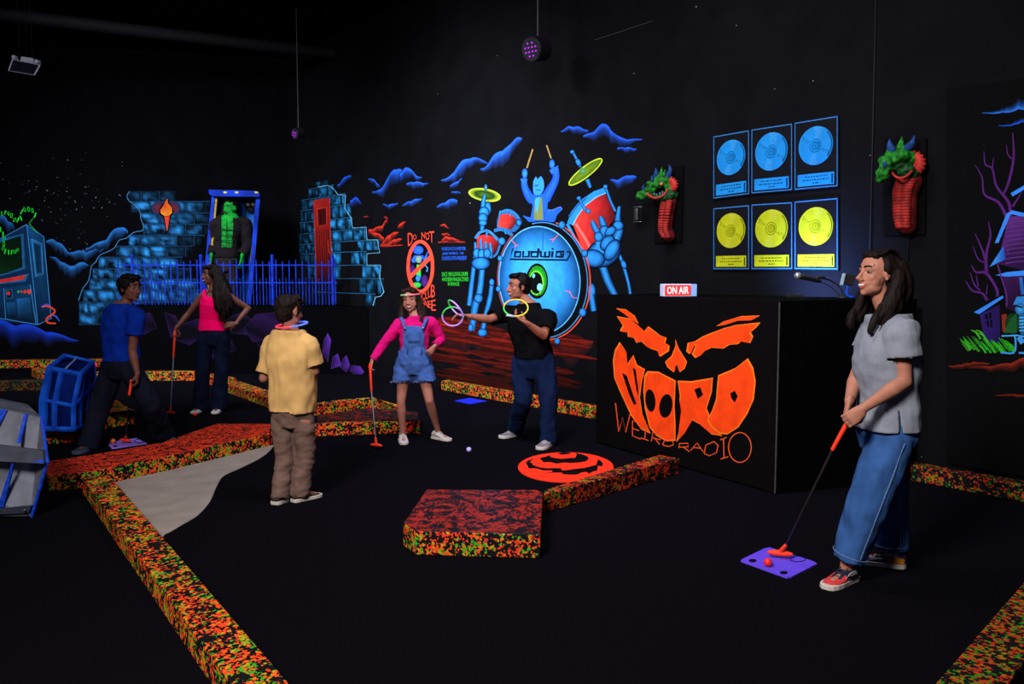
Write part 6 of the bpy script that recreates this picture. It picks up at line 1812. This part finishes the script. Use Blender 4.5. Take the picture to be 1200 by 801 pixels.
for s in (-1, 1):
    m.tube([HL(s * .30, -.02, .1), HL(s * .36, -.02, -.3), HL(s * .42, .08, -.62), HL(s * .46, .22, -.95), HL(s * .44, .28, -1.15)], [.14 * hh, .13 * hh, .14 * hh, .11 * hh, .05 * hh], n=12, smooth=4)
    m.tube([HL(s * .34, -.12, .0), HL(s * .44, -.08, -.4), HL(s * .52, .06, -.8), HL(s * .5, .16, -1.05)], [.13 * hh, .13 * hh, .12 * hh, .05 * hh], n=12, smooth=4)
finish('hair', m, HAIR_BR, t, 0.005, 2, disp=(.012, 24, (1, 1, .5)))
GLOWP = mat('glow_stick_pink', (255, 120, 130), emit=0.45); GLOWG = mat('glow_stick_pale_green', (150, 200, 150), emit=0.4)
pts = [HL(.39 * math.sin(a), -.05 + .44 * math.cos(a), .22 + .02 * math.cos(a)) for a in [i * 2 * math.pi / 28 for i in range(29)]]
m = MB(); m.tube(pts[:15], .0065, n=6, cap=False); m.build('glow_headband', GLOWG, t, smooth=True)
m = MB(); m.tube(pts[14:], .0065, n=6, cap=False); m.build('glow_headband', GLOWP, t, smooth=True)
so = [shoe(t, Q['feet'][i], Q['fdir'][i], .235, .088, .07, WHITE_SHOE, WHITE_SOLE, WHITE_SOLE) for i in (0, 1)]
putter('putter with orange grip under the hand of the girl in overalls', P((433.6, 427, -.13)), P((435.3, 458, -.13)), G(441, 524, .014), (1, -.5, 0), shaft=SHAFT2)

# ---------------------------------------------------------------- boy in yellow tee, seen from behind
S = dict(k=.86, hh=.208, head=(340, 364, 0), hf=(.62, .76, -.12), skin=skin('light_skin_boy', (164, 104, 84)), lips=mat('pink_lips', (176, 84, 84)), hairmat=HAIR_BOY,
    torso=[(344, 499, 0, .085, .08), (343, 482, 0, .128, .095), (343, 450, 0, .122, .09), (341, 420, 0, .138, .095), (340, 405, 0, .13, .08), (340, 394, 0, .095, .06), (342, 385, 0, .044, .044)],
    arms=[dict(sh=(362, 404, -.04), el=(369, 435, -.02), wr=(366, 438, .17), hand=((-.2, .9, .2), (-1, 0, 0), 1, .9, .7)),
          dict(sh=(318, 403, .05), el=(309, 443, .02), wr=(318, 442, .2), hand=((.3, .9, .2), (1, 0, 0), -1, .9, .7))],
    rv1=(.96, -.26, 0),
    legs=[((356, 493, -.02), (358, 530, 0)), ((331, 493, .02), (334, 532, 0))],
    feet=[((352, 586.5), (367, 583)), ((328, 589), (341, 584))])
Q = person('boy in yellow tee and brown trousers seen from behind', 5.8, S)
t, P = Q['t'], Q['P']
TAN = mat('brown_twill', (112, 88, 80), rough=0.95, spec=0.03, mottle=0.2, scale=12)
b = MB(); torso_vol(b, Q['rings'], Q['r0'], Q['r1'], .012, sel=(0, 1, 2), smooth=5)
c1 = leg_tube(b, Q, 0, [.07, .078, .076, .066, .062, .064], 1.04); c2 = leg_tube(b, Q, 1, [.07, .078, .076, .066, .062, .064], 1.04)
finish('trousers', b, TAN, t, 0.008, 3, cuts=[c1, c2, (P((343, 478, 0)), up, .4)], disp=(.010, 12, (.8, .8, 1.4)), solid=.004)
YTEE = mat('pale_yellow_cotton', (206, 164, 104), rough=0.95, spec=0.03, mottle=0.07, scale=6)
b = MB(); torso_vol(b, Q['rings'][:-1] + [(Q['rings'][-1][0], .06, .06)], Q['r0'], Q['r1'], .034, sel=(1, 2, 3, 4, 5, 6))
c0 = sleeve(b, Q, 0, .70, .068, .075); c1 = sleeve(b, Q, 1, .80, .066, .07)
finish('tee_shirt', b, YTEE, t, 0.008, 4, cuts=[c0, c1, (P((342, 386, 0)), up, .16), (P((343, 489, 0)), -up, .5)], disp=(.016, 8, (1.2, 1.2, .7)), solid=.005)
m = MB(); hair_cap(m, Q, extra=[((0, .12, .42), (.3, .24, .12)), ((0, .28, .33), (.26, .14, .1)), ((.30, .02, .12), (.07, .2, .2)), ((-.30, .02, .12), (.07, .2, .2)), ((0, -.33, -.22), (.22, .12, .2))], sc=1.02)
finish('hair', m, HAIR_BOY, t, 0.006, 2, disp=(.010, 34, (1, 1, .5)))
HL = Q['HL']
nc = Q['rings'][-1][0] + up * .028
GLOWR = mat('glow_stick_coral', (255, 70, 90), emit=0.5); GLOWB = mat('glow_stick_blue', (90, 120, 255), emit=0.6)
pts = [nc + V((.105 * math.cos(a), .085 * math.sin(a), .012 * math.cos(a * 1) + .012 * math.sin(a) - .0)) for a in [i * 2 * math.pi / 32 - 2.0 for i in range(33)]]
m = MB(); m.tube(pts[:22], .0065, n=6, cap=False)
pr_ = [p for p in pts if p.x < nc.x + .01]; pb = [p for p in pts if p.x >= nc.x + .01]
def seg_ring(test, mt_):
    m = MB()
    for a, b_ in zip(pts, pts[1:]):
        if test((a + b_) / 2): m.tube([a, b_], .0065, n=6, cap=True)
    m.build('glow_necklace', mt_, t, smooth=True)
seg_ring(lambda p: p.x < nc.x + .015, GLOWR); seg_ring(lambda p: p.x >= nc.x + .015, GLOWB)
BSH = mat('brown_canvas', (70, 52, 46), rough=0.9)
for i in (0, 1): shoe(t, Q['feet'][i], Q['fdir'][i], .225, .088, .07, BSH, WHITE_SOLE, None)

# ---------------------------------------------------------------- teenager in blue tee
S = dict(k=.96, hh=.228, head=(153, 337.5, 0), hf=(.88, -.42, -.05), skin=skin('brown_skin', (106, 62, 50)), lips=mat('brown_lips', (96, 48, 46)), hairmat=HAIR_BK,
    torso=[(143, 443, 0, .10, .09), (143, 426, 0, .158, .118), (142, 403, 0, .142, .10), (143, 381, 0, .168, .115), (144, 368, 0, .16, .10), (146, 360, 0, .12, .075), (148, 354, 0, .055, .055)],
    rv1=(.92, -.38, 0),
    arms=[dict(sh=(160, 369, -.11), el=(155, 411, -.13), wr=(161, 438, -.16), hand=((-.05, -.05, -1), (-1, -.2, 0), 1, .95, .95, 0, .6)),
          dict(sh=(130, 367, .1), el=(126, 405, .22), wr=(142, 425, .28), hand=((.5, .3, -.6), (1, 0, 0), -1, .95, .9))],
    legs=[((155, 436, -.05), (177, 474, 0)), ((131, 436, .05), (116, 479, .03))],
    feet=[((194, 517), (207, 519)), ((104, 527), (91, 531.5))])
Q = person('teenager in blue tee striding over the lilac mat', 7.5, S)
t, P = Q['t'], Q['P']
b = MB(); torso_vol(b, Q['rings'], Q['r0'], Q['r1'], .012, sel=(0, 1, 2), smooth=5)
c1 = leg_tube(b, Q, 0, [.09, .10, .10, .09, .088, .092], 1.05); c2 = leg_tube(b, Q, 1, [.09, .10, .10, .09, .088, .092], 1.05)
finish('dark_jeans', b, mat('black_denim', (21, 23, 38), rough=0.9, spec=0.05), t, 0.01, 4, cuts=[c1, c2, (P((142, 412, 0)), up, .4)], disp=(.012, 11, (1, 1, .5)), solid=.004)
BLTEE = mat('royal_blue_cotton', (8, 40, 138), rough=0.95, spec=0.03, mottle=0.12, scale=6)
b = MB(); torso_vol(b, Q['rings'][:-1] + [(Q['rings'][-1][0], .07, .07)], Q['r0'], Q['r1'], .016, sel=(1, 2, 3, 4, 5, 6))
c0 = sleeve(b, Q, 0, .52, .072, .074); c1 = sleeve(b, Q, 1, .6, .07, .074)
finish('tee_shirt', b, BLTEE, t, 0.009, 4, cuts=[c0, c1, (P((148, 355, 0)), up, .2), (P((142, 422, 0)), -up, .5)], disp=(.014, 8), solid=.005)
m = MB(); hair_cap(m, Q, extra=[((0, .08, .42), (.33, .28, .12)), ((0, .22, .38), (.26, .14, .09)), ((.3, -.05, .15), (.1, .24, .22)), ((-.3, -.05, .15), (.1, .24, .22))], sc=1.06)
finish('hair', m, HAIR_BK, t, 0.006, 2, disp=(.011, 40))
for i in (0, 1): shoe(t, Q['feet'][i], Q['fdir'][i], .27, .10, .078, mat('slate_sneaker', (44, 46, 58), rough=0.8), mat('slate_sole', (60, 70, 100)), None)
putter('putter with orange grip hanging from the hand of the teenager', P((154, 446, -.19)), P((151.5, 462, -.2)), G(147, 518, .02), (1, -.4, 0))

# ---------------------------------------------------------------- young woman in pink tank top
S = dict(k=.93, hh=.222, head=(246.5, 322, 0), hf=(-.72, -.68, -.02), smile=True, skin=skin('brown_skin_dim', (106, 64, 52)), lips=mat('brown_lips', (96, 48, 46)), hairmat=HAIR_DK, legr=.95,
    torso=[(250, 404, 0, .10, .09), (250, 392, 0, .155, .11), (249, 374, 0, .12, .09), (251, 358, 0, .14, .11), (252.5, 349, 0, .135, .085), (252.5, 343, 0, .115, .058), (250, 337, 0, .048, .048)],
    arms=[dict(sh=(237, 347, .04), el=(221, 367, .05), wr=(206.5, 384, -.03), r=.9, hand=((-.2, -.1, -1), (.7, -.3, -.3), 1, .95, 1.0, 0, .6)),
          dict(sh=(268.5, 347.5, -.02), el=(291, 361, .08), wr=(276, 379, -.10), r=.9, hand=((-1, -.1, -.12), (0, .9, -.3), -1, .95, .2, .3, .2))],
    legs=[((241, 397, 0), (237, 438, 0)), ((260, 397, 0), (259, 438, 0))],
    feet=[((235, 482), (224, 485.5)), ((256, 482), (250, 485.5))])
Q = person('young woman in hot pink tank top with long hair and a putter', 9.6, S)
t, P = Q['t'], Q['P']
b = MB(); torso_vol(b, Q['rings'], Q['r0'], Q['r1'], .01, sel=(0, 1, 2), smooth=5)
c1 = leg_tube(b, Q, 0, [.09, .098, .085, .078, .085, .095], 1.03); c2 = leg_tube(b, Q, 1, [.09, .098, .085, .078, .085, .095], 1.03)
finish('jeans', b, mat('deep_navy_denim', (15, 20, 42), rough=0.9, spec=0.05, mottle=0.3, scale=9), t, 0.01, 4, cuts=[c1, c2, (P((250, 384, 0)), up, .4)], disp=(.010, 11, (1, 1, .5)), solid=.004)
HOT = mat('neon_pink_rib', (240, 2, 92), rough=0.9, spec=0.03, mottle=0.08, scale=30)
b = MB(); torso_vol(b, Q['rings'], Q['r0'], Q['r1'], .017, sel=(1, 2, 3, 4, 5))
for x0 in (238.5, 262.5):
    b.tube([P((x0 + (2 if x0 < 250 else 0), 352, -.10)), P((x0 + .5, 344, -.05)), P((x0 + 2, 339.5, .03)), P((x0 + 2, 347, .1))], [(.022, .012)] * 4, n=8, smooth=4, ref=V((1, 0, 0)))
def keep_tank(c, n):
    x, y = proj(c)
    if y > 387.5: return False
    if y < 347.5:
        return abs(x - 238.8) < 2.6 or abs(x - 264) < 2.6
    return True
finish('tank_top', b, HOT, t, 0.008, 2, keep=keep_tank, solid=.004)
m = MB(); HL = Q['HL']; hh = Q['hh']
hair_cap(m, Q, extra=[((-.18, .14, .38), (.18, .18, .12)), ((.18, .14, .38), (.18, .18, .12)), ((.3, .02, .1), (.1, .2, .26)), ((-.3, .02, .1), (.1, .2, .26))], sc=1.05)
for (dx, x1, yl, w) in ((0, 257, 374, .17), (1.5, 262, 376, .17), (-2, 254, 366, .12), (4, 267, 372, .14), (6, 271, 360, .10)):
    m.tube([P((251 + dx, 316, .0)), P((255 + dx, 330, -.06)), P((x1 - 2, 346, -.13)), P((x1, 360, -.135)), P((x1 + 1, yl, -.12))], [w * hh * 1.2, w * hh * 1.2, w * hh * 1.15, w * hh, w * hh * .3], n=10, smooth=4)
m.tube([P((252, 318, .06)), P((262, 335, .12)), P((268, 352, .13)), P((268, 370, .12))], [.3 * hh, .34 * hh, .3 * hh, .1 * hh], n=12, smooth=4)
finish('hair', m, HAIR_DK, t, 0.006, 2, disp=(.012, 24, (1, 1, .3)))
m = MB(); m.ell(HL(.35, .0, -.16), .045 * hh); m.build('earring', CHROME, t, smooth=True)
for i in (0, 1): shoe(t, Q['feet'][i], Q['fdir'][i], .245, .09, .065, WHITE_SHOE, WHITE_SOLE, None)
putter('putter with orange grip held upright by the woman in pink', P((205, 389, -.06)), P((203.3, 418, -.05)), G(199.5, 485.5, .014), (1, -.3, 0), headmat=GRIP_DIM, shaft=SHAFT2, grip_r=.014)

# ---------------------------------------------------------------- glow rings held by the man
def glow_loop(label, pts, cols, conn, r_=.0065):
    c = sum(pts, V((0, 0, 0))) / len(pts)
    t = thing('glow_ring', label, 'glow ring', c); n = len(pts)
    for ci, (a0, a1, mt_) in enumerate(cols):
        i0, i1 = int(a0 * n), int(a1 * n)
        seg_ = [pts[i % n] for i in range(i0, i1 + 1)]
        m = MB(); m.tube(seg_, r_, n=7, cap=False); m.build('glowing_tube', mt_, t, smooth=True)
    m = MB(); m.tube([pts[conn % n], pts[(conn + 1) % n]], .0095, n=8); m.build('clear_connector', mat('clear_connector', (170, 175, 200), rough=0.2, spec=0.5), t, smooth=True)
GY = mat('glow_stick_yellow', (200, 190, 60), emit=0.45); GG = mat('glow_stick_green', (70, 200, 90), emit=0.45); GP = mat('glow_stick_lilac', (190, 140, 255), emit=0.5); GA = mat('glow_stick_amber', (220, 170, 60), emit=0.45)
P = MAN['P']
def loop(cx, cy, rx, ry, dy, rot=0, n=36, tilt=0.0):
    ca, sa = math.cos(math.radians(rot)), math.sin(math.radians(rot)); o = []
    for i in range(n):
        a = 2 * math.pi * i / n; x, y = rx * math.cos(a), ry * math.sin(a)
        o.append(P((cx + x * ca - y * sa, cy + x * sa + y * ca, dy + tilt * math.sin(a))))
    return o
glow_loop('yellow-green glow ring resting on the raised left hand of the man', loop(604.5, 360.5, 14.2, 9.8, -.50, 0, tilt=-.02), [(0, .30, GY), (.30, .55, GG), (.55, .75, GA), (.75, 1.0, GY)], 11)
glow_loop('lilac glow ring in the outstretched hand of the man', loop(530.5, 370.5, 12.2, 11, -.26, 0, tilt=.05), [(0, .55, GP), (.55, .82, GG), (.82, 1.0, GP)], 0)
glow_loop('narrow lilac and green glow ring in the outstretched hand of the man', loop(533.5, 360.5, 11.5, 3.6, -.25, 48, tilt=.1), [(0, .3, GP), (.3, .62, GG), (.62, 1.0, GP)], 0)
m = MB(); m.tube([P((594, 369.5, -.53)), P((602, 370.5, -.53))], [(.014, .010), (.012, .010)], n=8)
m.build('ring_connector_pack', mat('clear_connector_pack', (160, 165, 185), rough=0.3, spec=0.4), loc=P((598, 371, -.53)), label='small clear plastic connector in the raised left hand of the man', cat='connector')

# ---------------------------------------------------------------- green monster statue in the coffin
S = dict(name='monster_statue', cat='statue', k=1.05, hh=.30, head=(270, 244, 0), hf=(-.45, -.85, -.05), skin=mat('monster_green', (20, 140, 44), rough=0.8, spec=0.1, mottle=0.5, scale=14), lips=mat('monster_dark_green', (10, 70, 26)), hairmat=HAIR_BK, vox=.009, ankle_z=LZ + .085,
    torso=[(265, 318, 0, .12, .11), (266, 302, 0, .19, .14), (266, 285, 0, .18, .13), (268, 268, 0, .235, .16), (269, 259, 0, .22, .13), (270, 254, 0, .16, .10), (270, 250, 0, .08, .08)],
    arms=[dict(sh=(252, 262, -.02), el=(248, 286, 0), wr=(248, 299, -.10), r=1.2, hand=((-.1, -.1, -1), (.8, .3, 0), 1, 1.35, .35, .5)),
          dict(sh=(288, 262, 0), el=(290, 285, 0), wr=(284, 299, -.10), r=1.2, hand=((-.05, -.1, -1), (-.8, .3, 0), -1, 1.35, .35, .5))],
    rv1=(-.95, .3, 0),
    legs=[((260, 315, 0), (258, 335, 0)), ((272, 315, 0), (273, 335, 0))],
    feet=[((258, 480), (256, 482)), ((273, 480), (272, 482))])
_G = G
def G(px, py, z=0.0):
    if py >= 480 and px > 250 and px < 280: return V((D(px, 350, 14.05).x, 14.05 + (-0.1 if py > 481 else 0), LZ))
    return _G(px, py, z)
Q = person('green bare-chested monster statue in dark jacket inside the blue coffin', 14.05, S)
G = _G
Q['t'].location.z = LZ; off_ = LZ
for ch in Q['t'].children: ch.location.z -= LZ
t, P = Q['t'], Q['P']
JK = mat('dark_jacket', (28, 24, 26), rough=0.95, spec=0.03, mottle=0.3, scale=8)
b = MB(); torso_vol(b, Q['rings'][:-1], Q['r0'], Q['r1'], .03, sel=(1, 2, 3, 4, 5))
c0 = sleeve(b, Q, 0, 1.85, .10, .075); c1 = sleeve(b, Q, 1, 1.85, .10, .075)
def keep_jacket(c, n):
    x, y = proj(c)
    return not (n.y < 0.1 and 258.5 < x < (273 - max(0, (y - 265)) * .05) and y < 289.5)
o = finish('jacket', b, JK, t, 0.014, 2, cuts=[c0, c1], keep=keep_jacket, disp=(.015, 8), solid=.008); o.location.z -= LZ
b = MB(); torso_vol(b, Q['rings'], Q['r0'], Q['r1'], .02, sel=(0, 1))
for i in (0, 1): leg_tube(b, Q, i, [.10, .11, .10, .09, .09, .09], 1.05)
o = finish('trousers', b, mat('monster_trousers', (30, 22, 22), rough=0.95, mottle=0.4), t, 0.014, 2, disp=(.015, 8)); o.location.z -= LZ
m = MB(); hair_cap(m, Q, extra=[((0, .0, .45), (.3, .3, .1))])
m.tube([Q['HL'](.3, -.1, .2), Q['HL'](.42, -.05, -.3), Q['HL'](.46, .05, -.9)], [.08, .09, .04], n=8, smooth=3)
o = finish('hair', m, HAIR_BK, t, 0.012, 1, disp=(.015, 20)); o.location.z -= LZ
for i, (y0, y1) in enumerate(((268, 269), (275, 275.5), (281, 281.5), (287, 287.5))):
    m = MB(); m.tube([P((259.5, y0, -.19)), P((265.5, y0 + .6, -.215)), P((271.5, y1, -.19))], .008, n=5, smooth=3); o = m.build('muscle_line', mat('monster_dark_green', (10, 70, 26)), t); o.location.z -= LZ
m = MB(); m.tube([P((265.5, 258, -.19)), P((265.5, 275, -.21)), P((265.5, 288, -.2))], .007, n=5, smooth=3); o = m.build('muscle_line', mat('monster_dark_green', (10, 70, 26)), t); o.location.z -= LZ
